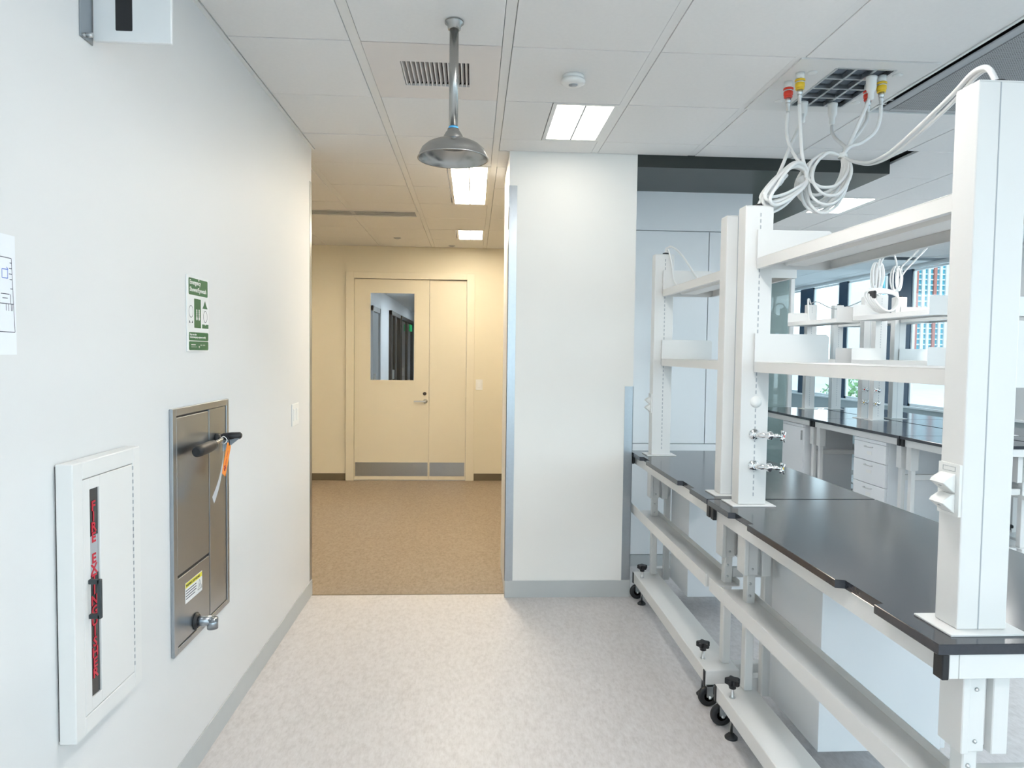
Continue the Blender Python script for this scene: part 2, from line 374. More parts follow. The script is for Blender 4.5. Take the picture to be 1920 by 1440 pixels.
# ---------------------------------------------------------------- ceiling
XI = lambda i: -.484 + .61 * i
YJ = lambda j: 2.876 + .61 * j
ceil = struct(B(-1.14, WX + .15, -3.55, 4.41, ZC + .035, ZC + .09).box(1.0, WX + .15, 4.41, 13.1, ZC + .035, ZC + .09).box(-4.1, 1.0, 4.41, 8.43, ZC + .035, ZC + .09).build('ceiling', TEED, org=(0, 0, ZC)))
skip = set()
CELL_GRILLE = (0, 0); CELL_SERVICE = (3, 0)
skip |= {(4, 0), (4, -1), (4, -2), (3, 0), (0, 0)}
LIGHTS = [(1, 1, 'half', 1), (1, -2, 'half', 1), (1, -6, 'half', 1), (5, 4, 'half', 1), (5, -8, 'half', 1), (8, 1, 'half', 1), (8, 5, 'half', 1), (5, 7, 'half', 1), (8, -2, 'half', 1), (8, -5, 'half', 1), (-1, -9, 'half', 1)]  # cells out of view are added lamps that brighten walls, floor and benches
for i, j, k, n in LIGHTS: skip.add((i, j))
skip |= {(0, 3), (0, 4), (0, 7), (-2, 5), (-1, 5)}
T0 = {}
stuff = MB()
def tile(x0, x1, y0, y1, visible=True):
    x0 += .022; x1 -= .022; y0 += .003; y1 -= .003
    if x1 - x0 < .03 or y1 - y0 < .03: return
    if not visible:
        stuff.box(x0, x1, y0, y1, ZC, ZC + .016); return
    key = (round(x1 - x0, 3), round(y1 - y0, 3)); dz = random.uniform(-.0008, .0008)
    if key not in T0:
        o = B(0, key[0], 0, key[1], 0, .016, .0015).build('ceiling_tile', TILE, ceil)
        for v in o.data.vertices: v.co += ORG[ceil]
        T0[key] = o.data
    else:
        o = bpy.data.objects.new('ceiling_tile', T0[key]); o.parent = ceil; C.objects.link(o)
    o.location = Vector((x0, y0, ZC + dz)) - ORG[ceil]
for i in range(-7, 11):
    for j in range(-11, 17):
        if (i, j) in skip: continue
        x0, x1, y0, y1 = XI(i), XI(i + 1), max(YJ(j), -3.4), min(YJ(j + 1), 13.0)
        if j < 2: a, b = max(x0, XL), min(x1, WX)
        elif j == 2:
            a, b = max(x0, XL), min(x1, WX)
            if .1 < a < 2.5: y1 = YB
            elif i == 4: y1 = YB
            elif i == 5: a = 2.64
        elif i <= 2: a, b, y1 = max(x0, -4.1), min(x1, .98), min(y1, 8.36)
        else: a, b = max(x0, 2.64), min(x1, WX)
        if b - a < .06 or y1 - y0 < .03: continue
        tile(a, b, y0, y1, j >= -2 and y0 < 9.5 and a > -3)
for i in range(-6, -1): tile(max(XI(i), -4.1), XI(i + 1), 4.415, YJ(3))
B(XI(-1) - .021, XL + .024, 4.413, YJ(3) - .003, ZC, ZC + .016).build('ceiling_tile', TILE, ceil)
B(XI(1) + .0195, .2125, YB + .003, YJ(3) - .003, ZC, ZC + .016).build('ceiling_tile', TILE, ceil)
# half-size tile in front of the corridor diffuser
tile(XI(-2), XI(-1), YJ(5), 6.25); tile(XI(-1), XI(0), YJ(5), 6.25)
so = stuff.build('ceiling_tile_field', TILE, ceil); so['kind'] = 'stuff'
for i in range(-6, 12):
    x = XI(i)
    ya, yb = -3.4, 8.36
    if x < XL: ya = 4.45
    if x > 1.0: yb = 4.33
    if x > 2.6: yb = 13.0
    if x > WX - .03 or x < -4.1: continue
    B(x - .0195, x + .0195, ya, yb, ZC + .003, ZC + .02).build('tee_bar', TEE, ceil)
struct(B(XL, XL + .018, -3.4, 4.41, ZC - .003, ZC + .012).build('trim_8', TEE))

# ---------------------------------------------------------------- corridor door (unequal pair)
dr = thing('door_1', '', '', ((DX0 + DX1) / 2, 8.36, 0)); del dr['label']; del dr['category']; dr['kind'] = 'structure'
fr = MB(); fy0, fy1 = 8.335, 8.50
fr.box(DX0 - .05, DX0 + .045, fy0, fy1, 0, DZ + .045, .002).box(DX1 - .045, DX1 + .05, fy0, fy1, 0, DZ + .045, .002).box(DX0 + .045, DX1 - .045, fy0, fy1, DZ - .03, DZ + .045, .002)
fr.build('frame', HALLD, dr)
ly0, ly1 = 8.372, 8.415; lx0, lxm, lx1, lz = DX0 + .048, -.523, DX1 - .048, DZ - .034
wx0, wx1, wz0, wz1 = -1.225, -.70, 1.20, 2.24
lf = MB(); lf.box(lx0, wx0, ly0, ly1, .006, lz).box(wx1, lxm - .002, ly0, ly1, .006, lz).box(wx0, wx1, ly0, ly1, .006, wz0).box(wx0, wx1, ly0, ly1, wz1, lz)
leaf = lf.build('door_leaf', HALLD, dr)
vb = MB(); t = .018
vb.box(wx0 - t, wx0 + .004, ly0 - .008, ly0 + .002, wz0 - t, wz1 + t).box(wx1 - .004, wx1 + t, ly0 - .008, ly0 + .002, wz0 - t, wz1 + t).box(wx0, wx1, ly0 - .008, ly0 + .002, wz0 - t, wz0 + .004).box(wx0, wx1, ly0 - .008, ly0 + .002, wz1 - .004, wz1 + t)
vb.build('glazing_bead', HALLD, leaf)
MB().quad((wx0, 8.39, wz0), (wx1, 8.39, wz0), (wx1, 8.39, wz1), (wx0, 8.39, wz1)).build('pane', DOORG, leaf)
B(lx0 + .01, lxm - .012, ly0 - .002, ly0, .05, .215).build('kick_plate', STAIN, leaf)
hd = MB().lathe([(.026, 0), (.026, .008), (.011, .012), (.011, .05), (0.0, .05)], (-.566, ly0, .955), (0, -1, 0), 20)
hd.box(-.70, -.556, ly0 - .062, ly0 - .048, .946, .964, .004)
hd.build('lever_handle', ZINC, leaf)
MB().lathe([(.021, 0), (.021, .006), (.013, .012), (0, .012)], (-.575, ly0, 1.045), (0, -1, 0), 20).build('lock_cylinder', DARKF, leaf)
l2 = B(lxm + .002, lx1, ly0, ly1, .006, lz).build('door_leaf', HALLD, dr)
B(lxm + .012, lx1 - .01, ly0 - .002, ly0, .05, .215).build('kick_plate', STAIN, l2)
B(DX0 + .045, DX1 - .045, 8.36, 8.44, 0, .004).build('threshold', ZINC, dr)
# hallway beyond the door
struct(B(-1.95, -1.80, 8.50, 24, 0, 2.8).build('wall_beyond_left', HALL2))
struct(B(.8, .95, 8.50, 24, 0, 2.8).build('wall_beyond_right', HALL2))
struct(B(-1.8, .8, 24, 24.1, 0, 2.8).build('wall_beyond_end', HALL2))
struct(B(-1.95, .95, 8.50, 24.1, -.12, -.001).build('floor_beyond', FLOORH))
struct(B(-1.95, .95, 8.50, 24.1, 2.72, 2.8).build('ceiling_beyond', HALL2))
def hall_door(n, y0, y1, z1, m, glazed):
    o = thing('door_%d' % n, '', '', (-1.8, (y0 + y1) / 2, 0)); del o['label']; del o['category']; o['kind'] = 'structure'
    B(-1.8, -1.74, y0, y0 + .09, 0, z1).box(-1.8, -1.74, y1 - .09, y1, 0, z1).box(-1.8, -1.74, y0, y1, z1 - .09, z1).build('frame', m, o)
    if glazed:
        B(-1.8, -1.755, (y0 + y1) / 2 - .12, (y0 + y1) / 2 + .12, 0, z1 - .09).build('stile', m, o)
        B(-1.799, -1.785, y0 + .09, y1 - .09, 0, z1 - .09).build('pane', DGLASS, o)
    else:
        B(-1.799, -1.77, y0 + .09, y1 - .09, .005, z1 - .09).build('door_leaf', m, o)
    B(-1.77, -1.70, y0 + .16, y0 + .20, .95, 1.15, .004).build('handle', ZINC, o)
hall_door(2, 12.2, 13.25, 2.34, GREYF, False)
hall_door(3, 15.0, 16.9, 2.42, DARKF, True)
hall_door(4, 17.1, 20.5, 2.42, DARKF, True)
for y in (10.2, 14.5, 19):
    l = thing('ceiling_light', 'white ceiling light panel in the hallway behind the door', 'ceiling light', (-.5, y, 2.72), 'hallway lights behind the door')
    B(-.82, -.18, y - .62, y + .62, 2.705, 2.7199).build('frame', TEE, l); B(-.79, -.21, y - .59, y + .59, 2.70, 2.706).build('diffuser', LAMPC, l)
ex = thing('exit_sign', 'small glowing green sign seen through the door window, high on the hall wall', 'exit sign', (-1.74, 19.2, 2.10))
B(-1.74, -1.70, 19.0, 19.5, 2.10, 2.28, .004).build('sign_panel', EXITG, ex)

# ---------------------------------------------------------------- exterior
struct(B(-60, 900, -200, 900, -12.3, -12).build('ground', GROUND))
bd = thing('office_tower', 'tall tower with cyan glass and red and white vertical fins beyond the window', 'building', (300, 400, -12))
B(256, 345, 400, 440, -12, 150).build('glass_body', FACG, bd)
for k in range(25):
    x = 257 + k * 3.6
    B(x, x + (1.35 if k % 2 else 1.7), 398.6, 400, -12, 150).build('fin', FACR if k % 3 == 1 else FACW, bd)
sb = MB()
for k in range(50): sb.box(256, 345, 399.4, 400, -10 + k * 3.2, -9.2 + k * 3.2)
sb = sb.build('spandrel_bands', FACW, bd)
bd2 = thing('office_block', 'white slatted office block beyond the middle window', 'building', (188, 300, -12))
B(176, 187, 300, 330, -12, 110).build('wall', FACW, bd2)
for k in range(9): B(177 + k * 1.2, 177.5 + k * 1.2, 299.2, 300, -12, 108).build('fin', FACG if k % 2 else FACW, bd2)
tr = thing('street_tree', 'green leafy tree below the window between two bench posts', 'tree', (33.5, 60, -12))
MB().tube([(33.5, 60, -12), (33.6, 60.1, -8), (33.4, 60, -4.5)], .22, 8, 3).build('trunk', BARK, tr)
lv = MB()
for k in range(900):
    a, b_ = random.uniform(0, 2 * PI), math.acos(random.uniform(-1, 1)); rr = 3.0 * random.uniform(.45, 1) ** .5
    p = Vector((33.5 + rr * math.sin(b_) * math.cos(a), 60 + rr * math.sin(b_) * math.sin(a), -3.2 + rr * 1.05 * math.cos(b_)))
    u = Vector((random.gauss(0, 1), random.gauss(0, 1), random.gauss(0, 1))).normalized(); v = u.orthogonal().normalized(); s = random.uniform(.18, .34)
    lv.quad(p - u * s, p - v * s * .55, p + u * s, p + v * s * .55)
lo = lv.build('foliage', LEAF, tr); lo['kind'] = 'stuff'

# ================================================================ CEILING THINGS
def luminaire(x0, x1, y0, y1, label, m, group=None):
    l = thing('ceiling_light', label, 'ceiling light', ((x0 + x1) / 2, (y0 + y1) / 2, ZC), group)
    f = .022
    fr = B(x0, x0 + f, y0, y1, ZC - .001, ZC + .02, .001).box(x1 - f, x1, y0, y1, ZC - .001, ZC + .02, .001).box(x0 + f, x1 - f, y0, y0 + f, ZC - .001, ZC + .02, .001).box(x0 + f, x1 - f, y1 - f, y1, ZC - .001, ZC + .02, .001)
    fr.build('frame', PLASTW, l)
    xm = (x0 + x1) / 2
    for a, b in ((x0 + f, xm - .0045), (xm + .0045, x1 - f)):
        B(a, b, y0 + f, y1 - f, ZC + .003, ZC + .008).build('diffuser', m, l)
    B(xm - .0045, xm + .0045, y0 + f, y1 - f, ZC - .001, ZC + .01).build('center_rib', GREYP, l)
    return l
for n, (i, j, k, _) in enumerate(LIGHTS):
    x1 = XI(i + 1) - .02; x0 = x1 - .33; y0, y1 = YJ(j), YJ(j + 1)
    lab = {0: 'small square white ceiling light above the white pier, beside the smoke detector',
           3: 'bright ceiling light behind the white hose coils, over the rear benches'}.get(n, 'added ceiling light outside the view, brightening the lab')
    luminaire(x0, x1, y0 + .006, y1 - .006, lab, LAMPD if n == 0 else LAMPW, None if n in (0, 3) else 'added lab lights out of view')
    tile(XI(i) + 0, x0 + .018, y0, y1)
for j0, j1, lab in ((3, 5, 'long lit ceiling light in the corridor, right behind the shower head'), (7, 8, 'short lit ceiling light at the far end of the corridor before the door')):
    x1 = XI(1) - .0; x0 = x1 - .315
    luminaire(x0 + .005, x1 - .02, YJ(j0) + .006, YJ(j1) - .006, lab, LAMPH2)
    for j in range(j0, j1): tile(XI(0), x0 + .018, YJ(j), YJ(j + 1))
for x, j in ((-2.3, 3), (-2.3, 6), (-3.4, 3), (-3.4, 6)):
    luminaire(x - .16, x + .16, YJ(j) + .01, YJ(j + 2) - .01, 'added ceiling light hidden left of the opening, brightening the corridor', LAMPH, 'added corridor lights out of view')  # unseen lamps added to raise the corridor brightness

luminaire(2.7, 3.2, 9.0, 10.0, 'added ceiling light brightening the room behind the glass partition', LAMPW)  # lamp added so the partition glass looks less dark
# corridor slot diffuser
sd = thing('slot_diffuser', 'long dark slotted air diffuser in the corridor ceiling left of the light', 'air vent', (-1.1, 6.41, ZC))
B(-1.70, -.50, 6.255, 6.535, ZC + .01, ZC + .02).build('backing', TEED, sd)
fr = B(-1.70, -.50, 6.255, 6.285, ZC - .002, ZC + .01).box(-1.70, -.50, 6.505, 6.535, ZC - .002, ZC + .01).box(-.53, -.50, 6.285, 6.505, ZC - .002, ZC + .01).box(-1.70, -1.67, 6.285, 6.505, ZC - .002, ZC + .01)
fr.build('frame', TEE, sd)
for k in range(4):
    y = 6.305 + k * .052
    B(-1.67, -.53, y, y + .026, ZC + .001, ZC + .006).build('slat', GREYP, sd)
# linear black slot in the lab ceiling near the windows
bs = thing('slot_diffuser', 'black linear air slot in the ceiling near the windows', 'air vent', (5.2, 8.35, ZC))
B(4.4, WX - .06, 8.27, 8.52, ZC - .012, ZC + .01).build('slot', BLACK, bs); B(4.38, WX - .05, 8.25, 8.27, ZC - .012, ZC).build('flange', TEE, bs)
# sprinkler escutcheons
for x, y, lab in ((-.84, 7.72, 'small round sprinkler cover in corridor ceiling left of the far light'), (-.26, 8.2, 'small round sprinkler cover just above the corridor door')):
    tag(MB().lathe([(.04, 0), (.04, .004), (.02, .012), (0, .012)], (x, y, ZC), (0, 0, -1), 20).build('sprinkler_cover', GREYP), lab, 'sprinkler', 'sprinkler covers in the corridor ceiling')

# perforated return grille panel (one tile) behind the shower pipe
gx0, gx1, gy0, gy1 = XI(0) + .022, XI(1) - .022, YJ(0) + .003, YJ(1) - .003
rg = thing('air_grille', 'pinkish ceiling panel with slatted grille behind the shower pipe', 'air vent', ((gx0 + gx1) / 2, (gy0 + gy1) / 2, ZC))
hx0, hx1, hy0, hy1 = -.325, -.03, 3.055, 3.325
B(gx0, hx0, gy0, gy1, ZC, ZC + .012).box(hx1, gx1, gy0, gy1, ZC, ZC + .012).box(hx0, hx1, gy0, hy0, ZC, ZC + .012).box(hx0, hx1, hy1, gy1, ZC, ZC + .012).build('panel', GRILM, rg)
B(hx0, hx1, hy0, hy1, ZC + .026, ZC + .03).build('backing', TEED, rg)
for k in range(15):
    x = hx0 + (k + .5) * (hx1 - hx0) / 15
    MB().prism([(x - .007, ZC + .002), (x - .002, ZC + .002), (x + .0065, ZC + .022), (x + .0015, ZC + .022)], hy0, hy1, lambda a, b, h: (a, h, b)).build('slat', GRILM, rg)

# smoke detector
sm = thing('smoke_detector', 'round white smoke detector on the ceiling right of the shower', 'smoke detector', (.434, 3.147, ZC))
MB().lathe([(.048, 0), (.048, .018), (.0, .018)], (.434, 3.147, ZC), (0, 0, -1), 28).build('base', PLASTW, sm)
MB().lathe([(.050, .0), (.054, .006), (.054, .014), (.040, .022), (.020, .022)], (.434, 3.147, ZC - .018), (0, 0, -1), 28).build('cover', PLASTW, sm)
MB().lathe([(.020, 0), (.020, .003), (0, .005)], (.434, 3.147, ZC - .0395), (0, 0, -1), 20).build('sensor', GREYP, sm)

# emergency shower
ex_, ey_ = -.083, 2.672
sh = thing('emergency_shower', 'stainless emergency shower head hanging from the ceiling on a steel pipe', 'shower', (ex_, ey_, ZC))
MB().lathe([(.020, .0), (.030, .0), (.036, .004), (.036, .010), (.026, .018), (.024, .032), (.0176, .034)], (ex_, ey_, ZC), (0, 0, -1), 28).build('flange', STEEL, sh)
MB().cyl((ex_, ey_, ZC), (ex_, ey_, 2.392), .0172, seg=24).build('pipe', STEEL, sh)
MB().lathe([(.0182, 0), (.0188, .004), (.0182, .010)], (ex_, ey_, 2.394), (0, 0, -1), 24).build('blue_tape', BLUET, sh)
MB().lathe([(.018, .0), (.022, .0), (.022, .005), (.028, .012), (.036, .026), (.039, .042)], (ex_, ey_, 2.386), (0, 0, -1), 28, False, False).build('neck', STEEL, sh)
R0 = .132
prof = [(.030, .0), (.045, .001), (.075, .008), (.100, .020), (.118, .036), (.127, .054), (.1305, .066), (R0 + .002, .068), (R0 + .003, .071), (R0, .073), (.1285, .070), (.125, .054), (.115, .038), (.098, .0235), (.075, .012), (.045, .0045), (.0, .004)]
MB().lathe(prof, (ex_, ey_, 2.346), (0, 0, -1), 48, False, False).build('bowl', STEEL, sh)
MB().lathe([(.055, 0), (.055, .003), (.0, .004)], (ex_, ey_, 2.322), (0, 0, -1), 32).build('spreader_plate', STEEL, sh)

# service panel with its fittings
sv = thing('service_panel', 'white ceiling service panel with a steel egg-crate grid and coloured gas fittings', 'service panel', (1.65, 3.18, ZC))
px0, px1, py0, py1 = XI(3) + .004, XI(4) - .004, YJ(0) + .003, YJ(1) - .003
e0, e1, f0, f1 = 1.545, 1.805, 2.955, 3.405
B(px0, e0, py0, py1, ZC - .004, ZC + .008).box(e1, px1, py0, py1, ZC - .004, ZC + .008).box(e0, e1, py0, f0, ZC - .004, ZC + .008).box(e0, e1, f1, py1, ZC - .004, ZC + .008).build('panel', STEELW, sv)
B(e0, e1, f0, f1, ZC + .02, ZC + .026).build('backing', EGGB, sv)
for k in range(4):
    x = e0 + k * (e1 - e0) / 3
    B(x - .006, x + .006, f0, f1, ZC - .006, ZC + .014).build('grid_bar', ZINC, sv)
for k in range(5):
    y = f0 + k * (f1 - f0) / 4
    B(e0, e1, y - .006, y + .006, ZC - .0055, ZC + .014).build('grid_bar', ZINC, sv)
for i in range(3):
    for j in range(4):
        cx, cy = e0 + (i + .5) * (e1 - e0) / 3, f0 + (j + .5) * (f1 - f0) / 4
        B(cx - .027, cx + .027, cy - .036, cy + .036, ZC + .010, ZC + .02, .004).build('socket_plate', EGGB, sv)
for x, y in ((1.461, 3.009), (1.842, 3.005), (1.467, 3.356), (1.843, 3.343)):
    MB().lathe([(.021, 0), (.021, .002), (.016, .004), (0, .004)], (x, y, ZC - .004), (0, 0, -1), 20).build('hole_cap', PLASTW, sv)
def coupling(x, y, m, nm):
    z = ZC - .004
    q = MB().lathe([(.018, 0), (.018, .028), (.012, .028)], (x, y, z), (0, 0, -1), 20).build('quick_connect', PLASTW, sv)
    q['label'] = nm
    zz = z - .028
    MB().lathe([(.0205, 0), (.022, .002), (.022, .007), (.018, .009), (0, .009)], (x, y, zz), (0, 0, -1), 20).build('collar', m, q)
    MB().lathe([(.0185, 0), (.0185, .008)], (x, y, zz - .008), (0, 0, -1), 20).build('sleeve', ZINC, q)
    MB().lathe([(.019, 0), (.0205, .002), (.0205, .016), (.0175, .020), (.0175, .022), (.019, .024), (.017, .029), (0.0, .029)], (x, y, zz - .015), (0, 0, -1), 20).build('collar', m, q)
    MB().lathe([(.0125, 0), (.0125, .016), (.009, .020), (.010, .022), (.010, .032), (.0075, .034), (.0075, .06), (0, .06)], (x, y, zz - .044), (0, 0, -1), 12).build('nipple', ZINC, q)
coupling(1.407, 3.12, REDP, 'red quick connect'); coupling(1.413, 3.02, YELP, 'yellow quick connect')
coupling(1.779, 3.12, REDP, 'red quick connect'); coupling(1.781, 3.02, YELP, 'yellow quick connect')

# chilled-beam diffuser: black slot and perforated face
cb = thing('chilled_beam', 'long grey perforated ceiling panel with a black slot along its edge, top right', 'air vent', (2.26, 2.6, ZC))
bx0, bx1, by0, by1 = XI(4) + .022, XI(5) - .022, YJ(-2) + .003, YJ(1) - .003
B(bx0, bx1, by0, by1, ZC + .028, ZC + .034).build('housing', BLACK, cb)
B(bx0, bx0 + .012, by0, by1, ZC - .002, ZC + .03).box(bx0, bx1, by1 - .012, by1, ZC - .002, ZC + .03).box(bx0, bx1, by0, by0 + .012, ZC - .002, ZC + .03).box(bx1 - .012, bx1, by0, by1, ZC - .002, ZC + .03).build('frame', TEE, cb)
B(bx0 + .052, bx0 + .10, by0 + .02, by1 - .035, ZC + .004, ZC + .012, .003).build('edge_rail', GREYP, cb)
B(bx0 + .10, bx1 - .06, by0 + .05, by1 - .055, ZC + .002, ZC + .008).build('perforated_face', PERF, cb)
B(bx0 + .10, bx1 - .06, by1 - .055, by1 - .03, ZC + .002, ZC + .008).box(bx0 + .10, bx1 - .06, by0 + .02, by0 + .05, ZC + .002, ZC + .008).build('end_rail', GREYP, cb)
for y in (3.38, 3.32): B(bx0 + .02, bx0 + .045, y, y + .012, ZC + .008, ZC + .018).build('clip', ZINC, cb)

# ================================================================ LEFT WALL THINGS
UY, UZ = (0, 1, 0), (0, 0, 1)
# exit sign (flag mounted)
fs = thing('flag_sign', 'grey sign plate with a black bar projecting high from the left wall', 'sign', (XL, 1.92, 2.34))
B(XL, XL + .004, 1.865, 1.925, 2.338, 2.66, .001).build('wall_bracket', STAIN, fs)
MB().cyl((XL + .004, 1.893, 2.352), (XL + .02, 1.893, 2.352), .006, seg=12).cyl((XL + .004, 1.877, 2.345), (XL + .008, 1.877, 2.345), .004, seg=12).build('bracket_screw', ZINC, fs)
B(XL + .006, -.803, 1.921, 1.932, 2.350, 2.66, .0015).build('sign_plate', SIGNW, fs)
def rrect(x0, x1, z0, z1, r, n=4):
    pts = []
    for cx, cz, a0 in ((x1 - r, z0 + r, -PI / 2), (x1 - r, z1 - r, 0), (x0 + r, z1 - r, PI / 2), (x0 + r, z0 + r, PI)):
        for k in range(n + 1): pts.append((cx + r * math.cos(a0 + k * PI / 2 / n), cz + r * math.sin(a0 + k * PI / 2 / n)))
    return pts
MB().prism(rrect(-.945, -.902, 2.378, 2.60, .003), 1.9205, 1.921, lambda a, b, h: (a, h, b)).build('black_bar', BLACK, fs)

# paper floor plan
fp = thing('floor_plan_sheet', 'white paper floor plan taped to the left wall at the photo edge', 'paper', (XL, 1.46, 1.53))
B(XL, XL + .0006, 1.32, 1.599, 1.529, 1.788).build('sheet', PAPER, fp)
def line(p, q, wd, m, parent, nm='plan_line', x=XL + .0008, mb=None):
    (y0, z0), (y1, z1) = p, q; d = Vector((y1 - y0, z1 - z0)); n_ = Vector((-d.y, d.x)).normalized() * wd / 2
    mb = mb or MB()
    mb.quad((x, y0 + n_.x, z0 + n_.y), (x, y1 + n_.x, z1 + n_.y), (x, y1 - n_.x, z1 - n_.y), (x, y0 - n_.x, z0 - n_.y)); return mb
pl = MB()
segs = [((1.33, 1.742), (1.586, 1.738)), ((1.586, 1.738), (1.588, 1.690)), ((1.588, 1.690), (1.594, 1.578)), ((1.594, 1.578), (1.33, 1.580)), ((1.33, 1.742), (1.33, 1.58)),
        ((1.33, 1.640), (1.590, 1.639)), ((1.580, 1.728), (1.587, 1.728)), ((1.578, 1.716), (1.587, 1.716)), ((1.577, 1.704), (1.588, 1.704)), ((1.579, 1.692), (1.588, 1.692)), ((1.581, 1.672), (1.589, 1.672)),
        ((1.581, 1.660), (1.581, 1.640)), ((1.575, 1.624), (1.575, 1.639)), ((1.583, 1.624), (1.583, 1.639)), ((1.587, 1.624), (1.587, 1.639)), ((1.566, 1.624), (1.566, 1.639)), ((1.55, 1.66), (1.578, 1.66)), ((1.555, 1.651), (1.572, 1.651)), ((1.45, 1.742), (1.45, 1.64)), ((1.39, 1.70), (1.45, 1.70))]
for a, b in segs: line(a, b, .0016, INK, fp, mb=pl)
pl.build('plan_lines', INK, fp)
pb = MB()
for a, b in (((1.555, 1.713), (1.573, 1.713)), ((1.573, 1.713), (1.573, 1.694)), ((1.573, 1.694), (1.555, 1.694)), ((1.555, 1.694), (1.555, 1.713)), ((1.57, 1.718), (1.575, 1.713))): line(a, b, .0018, INKB, fp, mb=pb)
pb.build('blue_marks', INKB, fp)

# emergency sign
es = thing('emergency_sign', 'white and green emergency shower and eyewash sign on the left wall', 'sign', (XL, 2.61, 1.537))
sy0, sy1, sz0, sz1 = 2.512, 2.711, 1.537, 1.809
B(XL, XL + .004, sy0, sy1, sz0, sz1, .0008).build('plate', SIGNW, es)
XS = XL + .004
def grn(a, b, c, d, r=.006, m=GREEN, nm='green_panel', x=XS, th=.0005):
    W, H_ = sy1 - sy0, sz1 - sz0
    return MB().prism(rrect(sy0 + a * W, sy0 + b * W, sz0 + c * H_, sz0 + d * H_, r), x, x + th, lambda p, q, h: (h, p, q)).build(nm, m, es)
grn(.07, .95, .745, .965); grn(.07, .97, .145, .255); grn(.07, .97, .018, .135)
grn(.31, .615, .315, .70, .0015)
W, H_ = sy1 - sy0, sz1 - sz0
P_ = lambda a, b: (XS + .0007, sy0 + a * W, sz0 + b * H_)
text('Emergency\nShower/Eyewash', .0225, SIGNW, es, P_(.11, .885), UY, UZ, name='lettering', ext=.0003, spacing=1.15)
text('Keep area clear\nTest all emergency equipment weekly', .0096, SIGNW, es, P_(.10, .215), UY, UZ, ext=.0003)
lg = MB()
for a, b, c_, d2_ in ((.16, .36, .085, .095), (.16, .42, .060, .064), (.58, .66, .088, .092), (.70, .80, .088, .092), (.58, .66, .076, .080), (.70, .80, .076, .080)): lg.box(XS + .0006, XS + .0009, sy0 + a * W, sy0 + b * W, sz0 + c_ * H_, sz0 + d2_ * H_)
lg.build('small_print', SIGNW, es)
for k in range(5):
    for a in (.42, .53):
        r = .007 if k == 0 else .0045
        MB().lathe([(r, 0), (r, .0004), (0, .0004)], (XS + .0006, sy0 + a * W, sz0 + (.44 + .027 * k) * H_), (1, 0, 0), 10).build('water_drop', SIGNW, es)
def ring(cy, cz, ry, rz, wd, m, nm, x=XS + .0004):
    mb = MB(); n = 24; a = []; b = []
    for k in range(n):
        t_ = 2 * PI * k / n
        a.append((x, cy + ry * math.cos(t_), cz + rz * math.sin(t_))); b.append((x, cy + (ry - wd) * math.cos(t_), cz + (rz - wd) * math.sin(t_)))
    for k in range(n): mb.quad(a[k], a[(k + 1) % n], b[(k + 1) % n], b[k])
    return mb.build(nm, m, es)
ring(sy0 + .165 * W, sz0 + .525 * H_, .019, .022, .0022, INK, 'face_outline'); ring(sy0 + .83 * W, sz0 + .475 * H_, .019, .022, .0022, INK, 'face_outline')
for s in (-1, 1):
    cy = sy0 + .165 * W + s * .011
    MB().prism([(cy - .005, sz0 + .375 * H_), (cy + .005, sz0 + .375 * H_), (cy + s * .003, sz0 + .41 * H_)], XS, XS + .0005, lambda p, q, h: (h, p, q)).build('spray_mark', INK, es)
MB().prism([(sy0 + .70 * W, sz0 + .585 * H_), (sy0 + .94 * W, sz0 + .585 * H_), (sy0 + .88 * W, sz0 + .63 * H_), (sy0 + .82 * W, sz0 + .69 * H_), (sy0 + .76 * W, sz0 + .63 * H_)], XS, XS + .0005, lambda p, q, h: (h, p, q)).build('shower_mark', GREEN, es)
MB().prism([(sy0 + .68 * W, sz0 + .315 * H_), (sy0 + .98 * W, sz0 + .315 * H_), (sy0 + .98 * W, sz0 + .37 * H_), (sy0 + .87 * W, sz0 + .37 * H_), (sy0 + .83 * W, sz0 + .355 * H_), (sy0 + .79 * W, sz0 + .37 * H_), (sy0 + .68 * W, sz0 + .37 * H_)], XS, XS + .0005, lambda p, q, h: (h, p, q)).build('shoulder_mark', GREEN, es)
for cz in (.955, .06):
    MB().lathe([(.0045, 0), (.0045, .001), (0, .002)], (XS + .0005, sy0 + .52 * W, sz0 + cz * H_), (1, 0, 0), 12).build('rivet', ZINC, es)

# fire extinguisher cabinet
fc = thing('fire_extinguisher_cabinet', 'white wall cabinet with a narrow dark window and red letters', 'cabinet', (XL, 1.895, .565))
cx1 = XL + .045; a0, a1, c0, c1 = 1.725, 2.065, .57, 1.263; d0, d1, g0, g1 = 1.768, 2.024, .615, 1.219
B(XL + .004, cx1, a0, d0, c0, c1, .002).box(XL + .004, cx1, d1, a1, c0, c1, .002).box(XL + .004, cx1, d0 - .001, d1 + .001, c0, g0, .002).box(XL + .004, cx1, d0 - .001, d1 + .001, g1, c1, .002).build('frame', STEELW, fc)
B(XL, XL + .004, a0 + .006, a1 - .006, c0 + .006, c1 - .006).build('gap_shadow', BLACK, fc)  # black sheet standing in for the shadow gap behind the cabinet
s0, s1, q0, q1 = 1.801, 1.847, .650, 1.188
fd = B(XL + .01, cx1 - .001, d0 + .002, s0, g0 + .002, g1 - .002, .001).box(XL + .01, cx1 - .001, s1, d1 - .002, g0 + .002, g1 - .002, .001).box(XL + .01, cx1 - .001, s0 - .001, s1 + .001, g0 + .002, q0, .001).box(XL + .01, cx1 - .001, s0 - .001, s1 + .001, q1, g1 - .002, .001).build('door', STEELW, fc)
B(cx1 - .010, cx1 - .006, s0, s1, q0, q1).build('pane', DGLASS, fd)
B(cx1 - .0059, cx1 - .0055, s0 + .004, s1 - .002, .965, 1.065).build('extinguisher_label', GREYP, fd)
